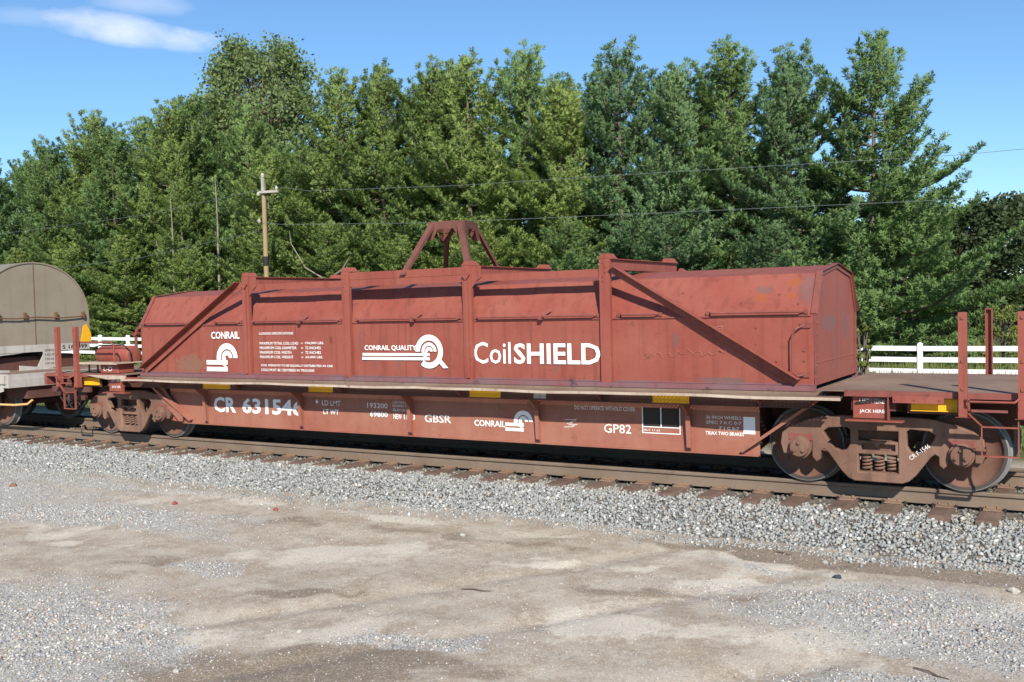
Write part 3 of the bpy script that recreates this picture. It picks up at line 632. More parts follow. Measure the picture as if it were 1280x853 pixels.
mb = MB(); mb.tube([(-7.6, -1.40, 1.39), (-7.6, -1.40, 1.66), (-7.52, -1.40, 1.76), (-6.62, -1.40, 1.76), (-6.55, -1.40, 1.70), (-6.55, -1.40, 1.39)], .017, 8); mb.obj('guard_rail', M_hood, car, True)
mb = MB(); mb.tube([(-7.47, -1.1, 1.50), (-7.44, -1.14, 1.66), (-7.30, -1.14, 1.69), (-6.62, -1.14, 1.70), (-6.50, -1.10, 1.60), (-6.47, -1.10, 1.38)], .012, 6); mb.obj('air_hose', M_blk, car, True)
mb = MB()
mb.lathe([(-6.95, 0), (-6.95, .10), (-6.88, .13), (-6.74, .13), (-6.70, .08), (-6.55, .06), (-6.55, 0)], (0, -.2, 2.02), 16, 'x'); mb.box(-6.98, -6.72, -.36, -.05, 1.18, 1.95)
mb.tube([(-6.85, -.45, 1.9), (-6.83, -.5, 2.1), (-6.8, -.3, 2.22), (-6.75, 0, 2.1)], .02, 6); mb.lathe([(-6.78, .17), (-6.76, .18), (-6.74, .17)], (0, -.5, 1.95), 14, 'x')
mb.obj('brake_housing', M_hood2, car)
mb = MB(); mb.tube([(-6.80, -.72, 1.39), (-6.80, -.72, 1.90), (-6.72, -.72, 2.0)], .03, 8); mb.lathe([(-.76, .06), (-.68, .06), (-.68, 0)], (-6.8, 0, 1.9), 10); mb.obj('brake_valve', M_hood2, car, True)
mb = MB(); mb.tube([(-9.98, 1.40, 2.36), (-9.30, 1.40, 2.36)], .012, 6) if False else mb.tube([(-8.0, 1.40, 1.86), (-7.55, 1.40, 1.86)], .014, 6); mb.obj('stake_tie_rod', M_hood2, car)
for xx in (-7.8, -8.25): 
    mb = MB(); mb.tube([(xx, -1.25, .95), (xx-.05, -1.3, .70), (xx+.06, -1.25, .52), (xx+.12, -1.2, .62)], .02, 6); mb.obj('brake_hose', M_blk, car, True)
for y_, x_ in ((-.45, -8.75), (.40, -8.8), (-.2, -9.2)):
    mb = MB(); mb.tube([(x_+.2, y_, .80), (x_+.05, y_, .55), (x_-.15, y_, .36), (x_-.4, y_+.05, .34), (x_-.6, y_+.05, .55)], .026, 6); mb.obj('air_hose', M_blk, car, True)
mb = MB(); mb.box(-8.60, -8.0, -.95, .95, .62, .96); mb.obj('draft_gear_carrier', M_dark, car)
mb = MB(); mb.bar((-8.35, -1.42, .88), (-7.3, -1.36, .88), .05, .10); mb.bar((-7.95, -1.36, 1.1), (-7.9, -1.36, .8), .05, .06, (1, 0, 0)); mb.obj('end_bracket', M_dark, car)
mb = MB(); mb.prism([(-7.3, 1.16), (-6.2, 1.16), (-6.2, 1.10), (-6.7, 1.085), (-7.1, 1.13)], -1.46, -1.428); mb.obj('bent_edge', M_edge, car)

# writing on the sill
TY = -1.0145
text('CR', -4.44, -3.90, .525, .79, TY, car, M_white, .03); text('631546', -3.75, -2.37, .525, .79, TY, car, M_white, .03)
star = [(.04*(1 if j % 2 == 0 else .4)*math.sin(j*math.pi/5), .045*(1 if j % 2 == 0 else .4)*math.cos(j*math.pi/5)) for j in range(10)]
flat([list(reversed(star))], TY, car, M_white, 'star_mark', -2.06, .77)
text('LD LMT', -1.95, -1.56, .715, .795, TY, car, M_lett2, .003); text('193200', -1.02, -.62, .705, .785, TY, car, M_lett2, .003)
text('LT WT', -1.93, -1.60, .575, .655, TY, car, M_white, .02); text('69800', -.97, -.62, .57, .65, TY, car, M_white, .02)
text('LUB STENCILED', -.52, -.19, .79, .825, TY, car, M_lett2, .003); text('MODIFIED FOR', -.52, -.19, .735, .77, TY, car, M_lett2, .003); text('286 000 LBS GRL', -.52, -.19, .67, .71, TY, car, M_lett2, .003)
text('NEW', -.51, -.35, .55, .63, TY, car, M_white, .012); text('11-93', -.31, -.10, .55, .63, TY, car, M_white, .02)
text('GBSR', .08, .56, .525, .64, TY, car, M_white, .006)
text('CONRAIL', .97, 1.50, .505, .595, TY, car, M_white, .018)
def logo(ox, oz, s, Y, par, bar0=-.50, mat=None):
    P = [arc(0, 0, .15*s, .25*s, 0, 180), [(-.25*s, 0), (-.15*s, 0), (-.15*s, -.04*s), (-.25*s, -.04*s)], arc(.0, 0, .045*s, .125*s, 0, 195),
         [(-.125*s, .01), (-.04*s, .01), (-.02*s, -.05*s), (-.10*s, -.05*s)],
         [(bar0*s, -.04*s), (.01*s, -.04*s), (.01*s, -.115*s), (bar0*s, -.115*s)], [(bar0*s, -.155*s), (.01*s, -.155*s), (.01*s, -.23*s), (bar0*s, -.23*s)],
         [(-.12*s, -.114*s), (-.06*s, -.114*s), (.01*s, -.156*s), (-.05*s, -.156*s)]]
    P = [p if len(p) > 12 else list(reversed(p)) for p in P]
    # stack the pieces so that none share a plane
    for i_, p in enumerate(P):
        pass
    mb = MB()
    for i_, p in enumerate(P):
        y = Y-i_*.0004; n = len(p)
        if n > 12:
            h = n//2
            for q in range(h-1): mb.add([(x+ox, y, z+oz) for x, z in (p[q], p[q+1], p[n-2-q], p[n-1-q])], [(0, 1, 2, 3)])
        else: mb.add([(x+ox, y, z+oz) for x, z in p], [tuple(range(n))])
    return mb.obj('logo', mat or M_white, par)
logo(1.80, .60, .62, TY, car, -.48)
text('DO NOT OPERATE WITHOUT COVER', 2.62, 3.52, .80, .855, TY, car, M_lett2, .006)
text('GP82', 3.06, 3.46, .50, .62, TY, car, M_lett2, .006)
for a, b_ in ((2.45, 2.66),):
    mb = MB(); [mb.bar((a+random.uniform(0, .12), TY-.001-j*.0002, .55+j*.017), (b_-random.uniform(0, .08), TY-.001-j*.0002, .56+j*.017), .001, .007) for j in range(7)]; mb.obj('faded_stencil', M_lett2, car)
mb = MB(); mb.box(3.62, 4.15, TY-.001, TY, .61, .86); mb.obj('stencil_panel', M_black, car)
mb = MB()
for a in (3.62, 3.88, 4.142): mb.box(a, a+.012, TY-.004, TY-.0012, .605 if a == 3.88 else .52, .86)
mb.box(3.632, 4.142, TY-.0038, TY-.0013, .52, .532); mb.box(3.632, 4.142, TY-.0039, TY-.0014, .600, .612); mb.obj('panel_border', M_white, car)
text('BLT 11 63', 3.65, 3.87, .55, .575, TY-.002, car, M_white, .003)
text('36 INCH WHEELS', 4.50, 4.96, .745, .785, TY, car, M_lett2, .003); text('SPEC 7 0 C 0-7', 4.50, 4.96, .68, .72, TY, car, M_lett2, .003)
text('7 1 C 0-7', 4.67, 4.93, .61, .65, TY, car, M_white, .02); text('TRIAX TWO BRAKES', 4.49, 4.99, .54, .585, TY, car, M_white, .012)
mb = MB(); mb.box(4.985, 5.135, TY-.002, TY, .57, .785); mb.obj('white_patch', M_white, car)

# ------------------------------------------------------------------ the hood of the coil car
hood = thing('coil_hood', 'angular red steel hood with bolted frame and big white lettering on the long flat car', 'coil hood', (0, 0, 0))
HX0, HX1, YW = -6.10, 5.90, 1.135
prof = [(-YW, 1.20), (-YW, 2.05), (-.83, 2.55), (0, 2.665), (.83, 2.55), (YW, 2.05), (YW, 1.20)]
BAY = [HX0, -4.35, -3.42, -2.35, -1.24, -.15, .98, 2.05, 3.19, 4.30, HX1]
def dent(x, z): return .006*math.sin(x*3.1+z*2)+.004*math.sin(x*7.7+1.3*z)+.003*math.sin(z*9+x)
# shell as a gently dented grid
def grid(mb, P0, P1, Q0, Q1, nu, nv, nrm, amp=1.0):
    P0, P1, Q0, Q1 = map(Vector, (P0, P1, Q0, Q1)); V = []
    for j in range(nv+1):
        for i_ in range(nu+1):
            a = P0.lerp(P1, i_/nu); b_ = Q0.lerp(Q1, i_/nu); p = a.lerp(b_, j/nv); e = min(1, 6*j/nv, 6*(nv-j)/nv, 8*i_/nu, 8*(nu-i_)/nu)
            p = p+Vector(nrm)*(dent(p.x+p.y*1.7, p.z)*amp*e); V.append(p)
    w = nu+1; mb.add(V, [(j*w+i_, j*w+i_+1, (j+1)*w+i_+1, (j+1)*w+i_) for j in range(nv) for i_ in range(nu)])
for i_ in range(5):
    pass
mbs = MB()
for q in range(6):
    (ya, za), (yb, zb) = prof[q], prof[q+1]; n_ = Vector((0, -(zb-za), (yb-ya))).normalized(); n_ = n_ if n_.dot(Vector((0, ya+yb, za+zb-3.6))) > 0 else -n_
    grid(mbs, (HX0, ya, za), (HX1, ya, za), (HX0, yb, zb), (HX1, yb, zb), 90, 10, n_)
shell = mbs.obj('hood_shell', M_hood, hood, True)
for s, x in ((-1, HX0), (1, HX1)):
    mb = MB(); N = 12; V = []
    mb.prism(prof, x-.004+(-s*.003), x+.004-(s*.003), 'x'); mb.obj('end_wall', M_hood, hood)
    # rusty flange round the end
    mb = MB(); w = .045; pr2 = [(-YW-.006, 1.2), (-YW-.006, 2.05), (-.835, 2.558), (0, 2.673), (.835, 2.558), (YW+.006, 2.05), (YW+.006, 1.2)]
    pin = [(-YW+w, 1.2), (-YW+w, 2.04), (-.80, 2.515), (0, 2.625), (.80, 2.515), (YW-w, 2.04), (YW-w, 1.2)]
    for q in range(6):
        xa, xb = (x+.002, x+s*.018); 
        v = [(xa, *pr2[q]), (xa, *pr2[q+1]), (xa, *pin[q+1]), (xa, *pin[q]), (xb, *pr2[q]), (xb, *pr2[q+1]), (xb, *pin[q+1]), (xb, *pin[q])]
        mb.add(v, [(0, 1, 2, 3), (7, 6, 5, 4), (0, 4, 5, 1), (1, 5, 6, 2), (2, 6, 7, 3), (3, 7, 4, 0)])
    # overhanging roof lip
    for q in (1, 2, 3, 4):
        v = []
        for xx in (x-s*.035, x+s*.045):
            for d in (.010, .016): v += [(xx, pr2[q][0]*(1+d*.3), pr2[q][1]+d), (xx, pr2[q+1][0]*(1+d*.3), pr2[q+1][1]+d)]
        mb.add(v, [(0, 1, 3, 2), (4, 6, 7, 5), (0, 2, 6, 4), (1, 5, 7, 3), (2, 3, 7, 6), (0, 4, 5, 1)])
    mb.obj('end_flange', M_hood2, hood)
    mb = MB()
    for j in range(16): yy = -1.0+j*2.0/15; mb.lathe([(0, .014), (s*.010, .011), (s*.012, 0)], (x+s*.003, yy, 1.47+.0*j), 6, 'x')
    for zz in np.arange(1.3, 2.0, .13): mb.lathe([(0, .014), (s*.010, .011), (s*.012, 0)], (x+s*.018, 1.11, zz), 6, 'x'); mb.lathe([(0, .014), (s*.010, .011), (s*.012, 0)], (x+s*.018, -1.11, zz), 6, 'x')
    mb.obj('rivet_row', M_hood2, hood)
# base skirt and seams
for s in (-1, 1):
    mb = MB(); mb.box(HX0-.01, HX1+.02, *sorted((s*1.20, s*(YW+.004))), 1.137, 1.20); mb.box(HX0, HX1, *sorted((s*(YW+.012), s*(YW+.003))), 1.203, 1.222); mb.obj('base_skirt', M_skirt, hood)
    for x in (-2.36, -.15, 2.03):
        mb = MB(); mb.box(x-.008, x+.008, *sorted((s*(YW+.004), s*(YW+.010))), 1.25, 2.04); mb.obj('seam_strip', M_hood2, hood)
    mb = MB(); mb.box(HX0+.03, HX1-.03, *sorted((s*(YW+.002), s*(YW+.016))), 2.030, 2.050); mb.obj('eave_lip', M_hood2, hood)
# frame: posts, beams, braces
PX = (-3.40, -1.24, 1.02, 3.20)   # post axes
FY = 1.20
for s in (-1, 1):
    for i_, x in enumerate(PX):
        w = .15
        mb = MB(); y0, y1 = s*FY, s*(FY-.012)
        mb.box(x-w/2, x+w/2, *sorted((y0, y1)), 1.20, 2.83)
        mb.box(x-w/2, x-w/2+.010, *sorted((y1, s*(FY-.06))), 1.20, 2.82); mb.box(x+w/2-.010, x+w/2, *sorted((y1, s*(FY-.06))), 1.20, 2.82)
        # raised centre stiffener
        if i_ in (0, 2): mb.box(x-.028, x+.028, *sorted((y0, s*(FY+.022))), 1.22, 2.62); mb.prism([(x-.07, 2.70), (x+.07, 2.70), (x, 2.62)], *sorted((y0, s*(FY+.035))))
        for zz in (2.78, 2.72, 2.66, 2.60, 2.54): mb.lathe([(y0, .011), (s*(FY+.010), .011), (s*(FY+.010), 0)], (x+random.uniform(-.035, .035), 0, zz), 6)
        if s < 0 and i_ in (0, 2): mb.prism([(x-.075, 2.82), (x+.24, 2.82), (x+.24, 2.66), (x+.16, 2.61), (x+.075, 2.50), (x-.075, 2.50)], -FY+.013, -FY+.022)
        mb.obj('post', M_hood, hood)
        mb = MB(); xa, xb = x-.10, x+.10   # locating cap: a little bent roof
        ya = s*(FY-.02); yb = s*(FY-.20)
        mb.prism([(xa, 2.835), (xb, 2.835), (xb-.05, 2.90), (xa+.05, 2.90)], *sorted((ya, yb))); mb.obj('locating_cap', M_hood, hood)
    # longitudinal top beams
    y0, y1 = s*(FY-.03), s*(FY-.09)
    mb = MB()
    for a, b_ in zip(PX[:-1], PX[1:]):
        mb.box(a+.075, b_-.075, *sorted((y0, s*(FY-.042))), 2.598, 2.70); mb.box(a+.075, b_-.075, *sorted((s*(FY-.042), y1)), 2.69, 2.70)
    mb.obj('top_beam', M_hood, hood)
    mb = MB(); mb.box(PX[1]+.075, PX[2]-.075, *sorted((y0+s*.002, s*(FY-.10))), 2.704, 2.815); mb.obj('upper_beam', M_hood, hood)
    # diagonal end braces: angle section, flange outwards on its upper edge
    for ex in (-1, 1):
        a = Vector((5.72 if ex > 0 else -6.0, s*(FY-.02), 1.235)); b_ = Vector((PX[3]+.10 if ex > 0 else PX[0]-.10, s*(FY-.02), 2.70))
        d = (b_-a).normalized(); up = d.cross(Vector((0, 1, 0))); up = up if up.z > 0 else -up
        mb = MB(); mb.bar(a, b_, .012, .11, up); c_ = up*.055; mb.bar(a+c_+Vector((0, s*.068, 0)), b_+c_+Vector((0, s*.068, 0)), .125, .010, up)
        for t_ in (.03, .07, .93, .97):
            p = a.lerp(b_, t_); mb.lathe([(p.y, .012), (p.y+s*.018, .012), (p.y+s*.018, 0)], (p.x, 0, p.z), 6)
        mb.obj('diagonal_brace', M_hood, hood)
# transverse beams over the roof
for x in PX:
    mb = MB(); mb.box(x-.06, x+.075, -FY+.023, FY-.023, 2.685, 2.697); mb.box(x+.064, x+.076, -FY+.023, FY-.023, 2.698, 2.822); mb.box(x-.06, x+.110, -FY+.023, FY-.023, 2.823, 2.833); mb.obj('roof_beam', M_hood, hood)
# lifting frame
M_lift = paint('brown_lifting_steel', (.125, .048, .038), (.17, .07, .055), (.07, .04, .03), .8, .5, .8)
CR4 = [(-.24, -.35), (.44, -.35), (.24, .35), (-.44, .35)]; FT = [(-.12, -1.215, 2.74), (1.02, -1.16, 2.84), (.12, 1.16, 2.84), (-1.02, 1.215, 2.74)]
mb = MB()
for q in range(4):
    a, b_ = Vector((*CR4[q], 3.52)), Vector((*CR4[(q+1) % 4], 3.52)); d = (b_-a).normalized(); mb.bar(a+d*.008, b_-d*.008, .012, .115)
    nrm = Vector((d.y, -d.x, 0))
    for p, e in ((a, 1), (b_, -1)):   # corner gussets hanging below the band
        g_ = [p+d*e*.02+Vector((0, 0, -.059)), p+d*e*.19+Vector((0, 0, -.059)), p+d*e*.10+Vector((0, 0, -.22)), p-d*e*.03+Vector((0, 0, -.22))]
        v = [c_+nrm*.009 for c_ in g_]+[c_+nrm*.017 for c_ in g_]; mb.add(v, [(0, 1, 2, 3), (7, 6, 5, 4), (0, 4, 5, 1), (1, 5, 6, 2), (2, 6, 7, 3), (3, 7, 4, 0)])
mb.box(-.22, .22, -.33, .33, 3.579, 3.588)
frame = mb.obj('lifting_frame', M_lift, hood)
for (ax_, ay), ft in zip(CR4, FT):
    s_ = -1 if ay < 0 else 1; xo = .07 if ax_ < 0 else -.07
    d = Vector(ft); t_ = Vector((ax_+xo, ay+s_*.022, 3.53)); mb = MB(); u_ = Vector((0, s_, .5))
    mb.bar(d, t_, .095, .010, u_); mb.bar(d+Vector((.045, -s_*.028, 0)), t_+Vector((.045, -s_*.028, 0)), .008, .05, u_); mb.obj('frame_leg', M_lift, frame)
# horizontal rods along the eaves
for s in (-1, 1):
    for a, b_, lat in ((-6.0, -4.86, 0), (-4.17, -3.60, 0), (-3.28, -1.42, 1), (-1.05, .86, 1), (1.15, 3.04, 1), (3.40, 3.93, 0), (4.62, 5.78, 0)):
        y = s*(YW+.055); mb = MB(); mb.tube([(a, s*YW, 2.085), (a+.03, y, 2.085), (b_-.03, y, 2.085), (b_, s*YW, 2.085)], .016, 6)
        if lat: m_ = (a+b_)/2+.12; mb.box(m_-.025, m_+.025, *sorted((y-s*.02, y+s*.03)), 2.04, 2.10); mb.bar((m_, y, 2.08), (m_+.13, s*(YW-.02), 2.17), .02, .02)
        for q in (a-.03, b_+.03): mb.box(q-.02, q+.02, *sorted((s*(YW+.004), s*(YW+.02))), 2.06, 2.11)
        mb.obj('side_rod', M_hood2, hood)
    mb = MB(); y = s*(YW+.085); mb.tube([(5.80, s*YW, 1.93), (5.70, y, 1.88), (5.66, y, 1.80), (5.66, y, 1.38), (5.72, y, 1.32), (5.80, s*YW, 1.33)], .011, 6); mb.box(5.74, 5.86, *sorted((s*(YW+.004), s*(YW+.02))), 1.89, 1.95)
    mb.box(5.63, 5.84, *sorted((s*(YW+.004), s*(YW+.02))), 1.30, 1.35); mb.obj('handrail', M_hood2, hood)
    mb = MB()
    for x, z in ((5.2, 1.90), (5.2, 1.70), (5.2, 1.50), (5.45, 1.49), (5.78, 1.62), (5.78, 1.50), (-5.6, 1.8), (4.75, 1.62), (5.0, 2.2), (4.2, 2.35), (5.45, 2.30), (5.7, 2.18), (-5.9, 2.0)):
        yy = YW if z < 2.05 else YW-(z-2.05)*.61; mb.lathe([(s*yy, .016), (s*(yy+.012), .014), (s*(yy+.014), 0)], (x, 0, z), 6)
    mb.obj('bolt_heads', M_hood2, hood)
# writing on the hood
HY = -YW-.0135
text('CONRAIL', -4.30, -3.62, 1.80, 1.925, HY, hood, M_white, .022)
logo(-3.93, 1.475, 1.0, HY, hood)
text('LOADING SPECIFICATIONS', -3.16, -2.40, 1.865, 1.905, HY, hood, M_white, .006)
for j, (a, b_) in enumerate((('MAXIMUM TOTAL COIL LOAD', '194,000 LBS.'), ('MAXIMUM COIL DIAMETER', '72 INCHES'), ('MAXIMUM COIL WIDTH', '72 INCHES'), ('MAXIMUM COIL WEIGHT', '60,000 LBS.'))):
    z = 1.70-j*.075; wa = (.86, .82, .70, .74)[j]; wb = (.40, .33, .33, .37)[j]
    text(a, -3.155, -3.155+wa, z, z+.045, HY, hood, M_white, .006); text('=', -2.24, -2.20, z+.012, z+.03, HY, hood, M_white, .003); text(b_, -2.15, -2.15+wb, z, z+.045, HY, hood, M_white, .006)
text('COIL WEIGHTS TO BE EQUALLY DISTRIBUTED IN CAR', -3.14, -1.58, 1.335, 1.378, HY, hood, M_white, .012); text('COILS MUST BE CENTERED IN TROUGHS', -3.14, -1.97, 1.262, 1.305, HY, hood, M_white, .012)
text('CONRAIL QUALITY', -.93, .06, 1.60, 1.69, HY, hood, M_white, .02)
qx, qz = .29, 1.595
mb = MB()
def strip(p, y):
    n = len(p); h = n//2
    for q in range(h-1): mb.add([(x, y, z) for x, z in (p[q], p[q+1], p[n-2-q], p[n-1-q])], [(0, 1, 2, 3)])
strip(arc(qx, qz, .165, .25, -128, 180, 40), HY)
mb.add([(x+qx, HY-.0004, z+qz) for x, z in ((.13, -.12), (.20, -.10), (.34, -.24), (.25, -.245))], [(3, 2, 1, 0)])
strip(arc(qx, qz, .085, .135, 0, 180), HY-.0008); strip(arc(qx, qz, .02, .068, 0, 200), HY-.0012)
mb.add([(x+qx, HY-.0016, z+qz) for x, z in ((-.135, 0), (-.085, 0), (-.03, -.10), (-.09, -.10))], [(0, 3, 2, 1)])
mb.add([(x, HY-.0020, z) for x, z in ((-.97, qz-.025), (.30, qz-.025), (.30, qz-.065), (-.97, qz-.065))], [(0, 3, 2, 1)])
mb.add([(x, HY-.0024, z) for x, z in ((-.98, qz-.085), (.30, qz-.085), (.30, qz-.13), (-.98, qz-.13))], [(0, 3, 2, 1)])
mb.obj('logo', M_white, hood, label='white quality mark with ringed letter')
text('Coil', 1.08, 1.70, 1.425, 1.735, HY, hood, M_white, .006); text('SHIELD', 1.75, 3.10, 1.425, 1.715, HY, hood, M_white, .022)
# faded emblem and chalk scrawl
mb = MB()
for j in range(9): mb.bar((4.62+random.uniform(0, .05), HY-.0002*j, 1.80+j*.014), (4.80-random.uniform(0, .06), HY-.0002*j, 1.80+j*.014+random.uniform(-.01, .01)), .001, .007)
for j in range(5): mb.bar((4.63+j*.035, HY-.002-.0002*j, 1.80), (4.64+j*.035, HY-.002-.0002*j, 1.90+random.uniform(-.04, .03)), .001, .007, (1, 0, 0))
mb.obj('faded_emblem', M_chalk, hood)
mb = MB(); pts = []
for j in range(70):
    t_ = j/69; pts.append((3.62+1.25*t_+.015*math.sin(j*1.1), HY, 1.56+.05*t_+.040*math.sin(j*.85)*(1-.45*t_)+(.05*math.sin(j*.21))*(.6-t_*.3)))
mb.tube(pts, .0022, 4, False); mb.obj('chalk_scrawl', M_chalk, hood)

# ------------------------------------------------------------------ neighbouring car on the left
nc = thing('coil_car', 'grey-white coil railcar coupled at left with a yellow lever and white end panel', 'railcar', (-11.9, 0, 0))
def L(x): return x+11.9
tr = make_truck(nc, 0.05)
mb = MB(); mb.box(L(-26), L(-9.95), -.33, .33, .70, 1.0); mb.obj('center_sill', M_dark, nc)
mb = MB(); mb.box(L(-26), L(-9.85), -1.38, 1.38, 1.015, 1.12); mb.obj('deck_plate', M_gwh, nc)
mb = MB(); mb.box(L(-26), L(-9.9), -1.44, -1.382, .93, 1.10); mb.box(L(-26), L(-9.9), 1.382, 1.44, .93, 1.10); mb.obj('side_sill', M_gwh, nc)
mb = MB(); mb.box(L(-26), L(-9.86), -1.375, 1.375, 1.121, 1.128); mb.obj('deck_dirt', M_deck, nc)
mb = MB(); mb.box(L(-10.0), L(-9.82), -1.40, 1.40, .85, 1.02); mb.prism([(L(-10.9), .93), (L(-10.0), .93), (L(-10.0), .78), (L(-10.35), .70)], -1.41, -1.385); mb.obj('end_sill', M_gwh, nc)
mb = MB(); mb.box(L(-10.6), L(-9.9), -.95, .95, .60, .97); mb.obj('draft_gear_carrier', M_dark, nc)
mb = MB(); mb.box(L(-9.9), L(-9.45), -.12, .12, .75, .98); mb.prism([(L(-9.5), -.18), (L(-9.32), -.16), (L(-9.30), .10), (L(-9.5), .18)], .70, 1.02, 'z'); mb.obj('coupler', M_rust, nc)
# trough body recessed under the hood
mb = MB(); mb.box(L(-26), L(-11.15), -1.15, 1.15, 1.13, 1.40); mb.obj('trough_body', M_dark, nc)
mb = MB()
mb.prism([(-1.30, 1.42), (-1.30, 1.50), (1.30, 1.50), (1.30, 1.60), (-1.30, 1.42)][:4], L(-11.03), L(-11.0), 'x')
mb.box(L(-11.05), L(-10.99), -1.31, 1.31, 1.50, 1.655); mb.prism([(-1.3, 1.13), (-1.1, 1.13), (-1.0, 1.50), (-1.3, 1.50)], L(-11.03), L(-11.0), 'x'); mb.prism([(.0, 1.13), (.45, 1.13), (.45, 1.50), (.20, 1.50)], L(-11.03), L(-11.0), 'x')
mb.obj('end_panel', M_gwh, nc)
mb = MB(); mb.box(L(-10.985), L(-10.975), .14, .44, 1.14, 1.56); mb.obj('stencil_panel', M_gwh, nc)
for j, s in enumerate(('SPRG', '9 DC 09', '7 DC DA', '9 DC DA')): text(s, .18, .40, 1.50-j*.095, 1.545-j*.095, 0, nc, M_black, .01, xface=L(-10.972))
text('S 166499', .62, 1.24, 1.535, 1.625, 0, nc, M_black, .02, xface=L(-10.985))
mb = MB(); mb.box(L(-10.9), L(-10.4), -1.36, -1.0, 1.129, 1.17); mb.prism([(-.6, 1.13), (-.6, 1.24), (.3, 1.13)], L(-10.7), L(-10.66), 'x'); mb.obj('deck_bracket', M_gwh, nc)
for j in range(7):
    pass
mb = MB()
for j in range(7): mb.bar((L(-10.40+j*.05), -1.30, .98-j*.0), (L(-10.55+j*.05), -1.32, .78), .02, .012, (1, 0, 0))
mb.obj('step_grating', M_gwh, nc)
mb = MB(); mb.tube([(L(-13), -1.46, .50), (L(-9.55), -1.46, .53), (L(-9.15), -1.44, .56), (L(-9.05), -1.40, .64)], .022, 8); mb.tube([(L(-10.98), -1.47, .50), (L(-10.75), -1.47, .60), (L(-10.70), -1.47, .74)], .018, 6)
mb.tube([(L(-10.70), -1.47, .60), (L(-10.62), -1.47, .40)], .018, 6); mb.obj('uncoupling_lever', paint('yellow_lever', (.62, .36, .12), (.66, .42, .2), (.4, .2, .08), .6, .3), nc, True)
nh = thing('coil_hood', 'tan round-topped hood with a vertical end seam on the railcar at left', 'coil hood', (-11.0, 0, 1.655))
hp = [(-1.31, 0)]+[(-1.31*math.cos(R_(a)), .55+1.23*math.sin(R_(a))**.9) for a in range(0, 181, 6)]+[(1.31, 0)]
mb = MB(); mb.prism(hp, -12, .0, 'x'); mb.obj('hood_shell', M_tan, nh)
mb = MB(); mb.box(.001, .008, -.007, .007, 0, 1.77); mb.obj('end_seam', M_rust, nh)
mb = MB(); ring = [(y*1.006, z*1.004+.004) for y, z in hp]
for q in range(len(hp)-1):
    v = [(-.03, *ring[q]), (-.03, *ring[q+1]), (-.03, *hp[q+1]), (-.03, *hp[q]), (.02, *ring[q]), (.02, *ring[q+1]), (.02, hp[q+1][0]*.985, hp[q+1][1]*.99), (.02, hp[q][0]*.985, hp[q][1]*.99)]
    mb.add(v, [(0, 4, 5, 1), (4, 7, 6, 5), (7, 3, 2, 6)])
mb.obj('end_rim', M_tan, nh)
mb = MB(); mb.tube([(.05, -1.25, .60), (.06, -.9, .59), (.06, -.45, .575), (.06, 0, .60), (.06, .55, .57), (.05, 1.2, .60)], .016, 6)
for y in (-.85, -.25, .48, 1.15): mb.box(.0, .07, y-.02, y+.02, .56, .70)
mb.obj('end_grab_bar', M_rust, nh)
mb = MB(); mb.prism([(1.06, .02), (1.33, .02), (1.33, .20), (1.22, .42), (1.14, .38)], .03, .045, 'x'); mb.obj('corner_flag', M_yel, nh)

# ------------------------------------------------------------------ fence
fen = thing('white_fence', 'white three-rail vinyl fence running behind the railway', 'fence', (0, 17, 0))
def fz(x): return -.31-.012*x if x < 4 else -.36
posts = [4.40+2.02*k_ for k_ in range(-20, 5)]
mb = MB(); mb.box(-.065, .065, -.065, .065, -.1, 1.25); mb.prism([(-.075, 1.25), (.075, 1.25), (0, 1.30)], -.075, .075); fp = mb.mesh('post', M_fence)
posts[-4:] = [6.20, 7.9, 9.7, 11.6]
posts = sorted(set(round(p, 2) for p in posts))
for p in posts: link('post', fp, fen, (p, 0, fz(p)))
for a, b_ in zip(posts[:-1], posts[1:]):
    for h_ in (.47, .80, 1.12):
        mb = MB(); v = []
        for x in (a+.066, b_-.066):
            z = fz(x)+h_; v += [(x, -.025, z-.07), (x, .025, z-.07), (x, .025, z+.07), (x, -.025, z+.07)]
        mb.add(v, [(0, 1, 2, 3), (7, 6, 5, 4), (0, 4, 5, 1), (1, 5, 6, 2), (2, 6, 7, 3), (3, 7, 4, 0)]); mb.obj('rail', M_fence, fen)

# ------------------------------------------------------------------ utility pole and wires
up_ = thing('utility_pole', 'tan wooden utility pole with one short crossarm standing before the pines', 'pole', (-22.0, 18, -.3))
mb = MB(); mb.tube([(0, 0, 0), (0, 0, 8.15)], [.12, .095], 12); mb.obj('pole', M_pole, up_, True)
mb = MB(); mb.tube([(0, 0, 4.55), (0, 0, 4.95)], [.122, .120], 12); mb.obj('dark_band', M_blk, up_, True)
mb = MB(); mb.bar((-.1, -.14, 7.70), (.95, -.14, 7.66), .09, .10); mb.obj('crossarm', M_gwh, up_)
mb = MB(); mb.box(.06, .16, -.2, -.1, 7.7, 8.3); mb.lathe([(8.3, .07), (8.4, .09), (8.5, .04), (8.5, 0)], (.11, -.15, 0), 8, 'z'); mb.obj('top_insulator', M_gwh, up_)
for x, z in ((.88, 7.72), (-.18, 7.55), (-.18, 6.4)):
    mb = MB(); mb.lathe([(z, .05), (z+.06, .075), (z+.12, .05), (z+.17, .03), (z+.17, 0)], (x, -.14, 0), 8, 'z'); mb.obj('insulator', M_gwh, up_)
def wire(pts, lab, r=.007):
    P = []
    for a, b_ in zip(pts[:-1], pts[1:]):
        for j in range(12):
            t_ = j/12; P.append([a[k_]+(b_[k_]-a[k_])*t_ for k_ in range(3)])
    P.append(list(pts[-1]))
    mb = MB(); o = mb.tube(P, r, 4, False).obj('power_line', M_wire); tag(o, lab, 'wire', 'overhead wires along the railway'); return o
wire([(-60, 18, 6.9), (-41, 18, 6.75), (-30, 18, 6.95), (-22, 17.86, 7.5)], 'upper overhead wire left of the utility pole')
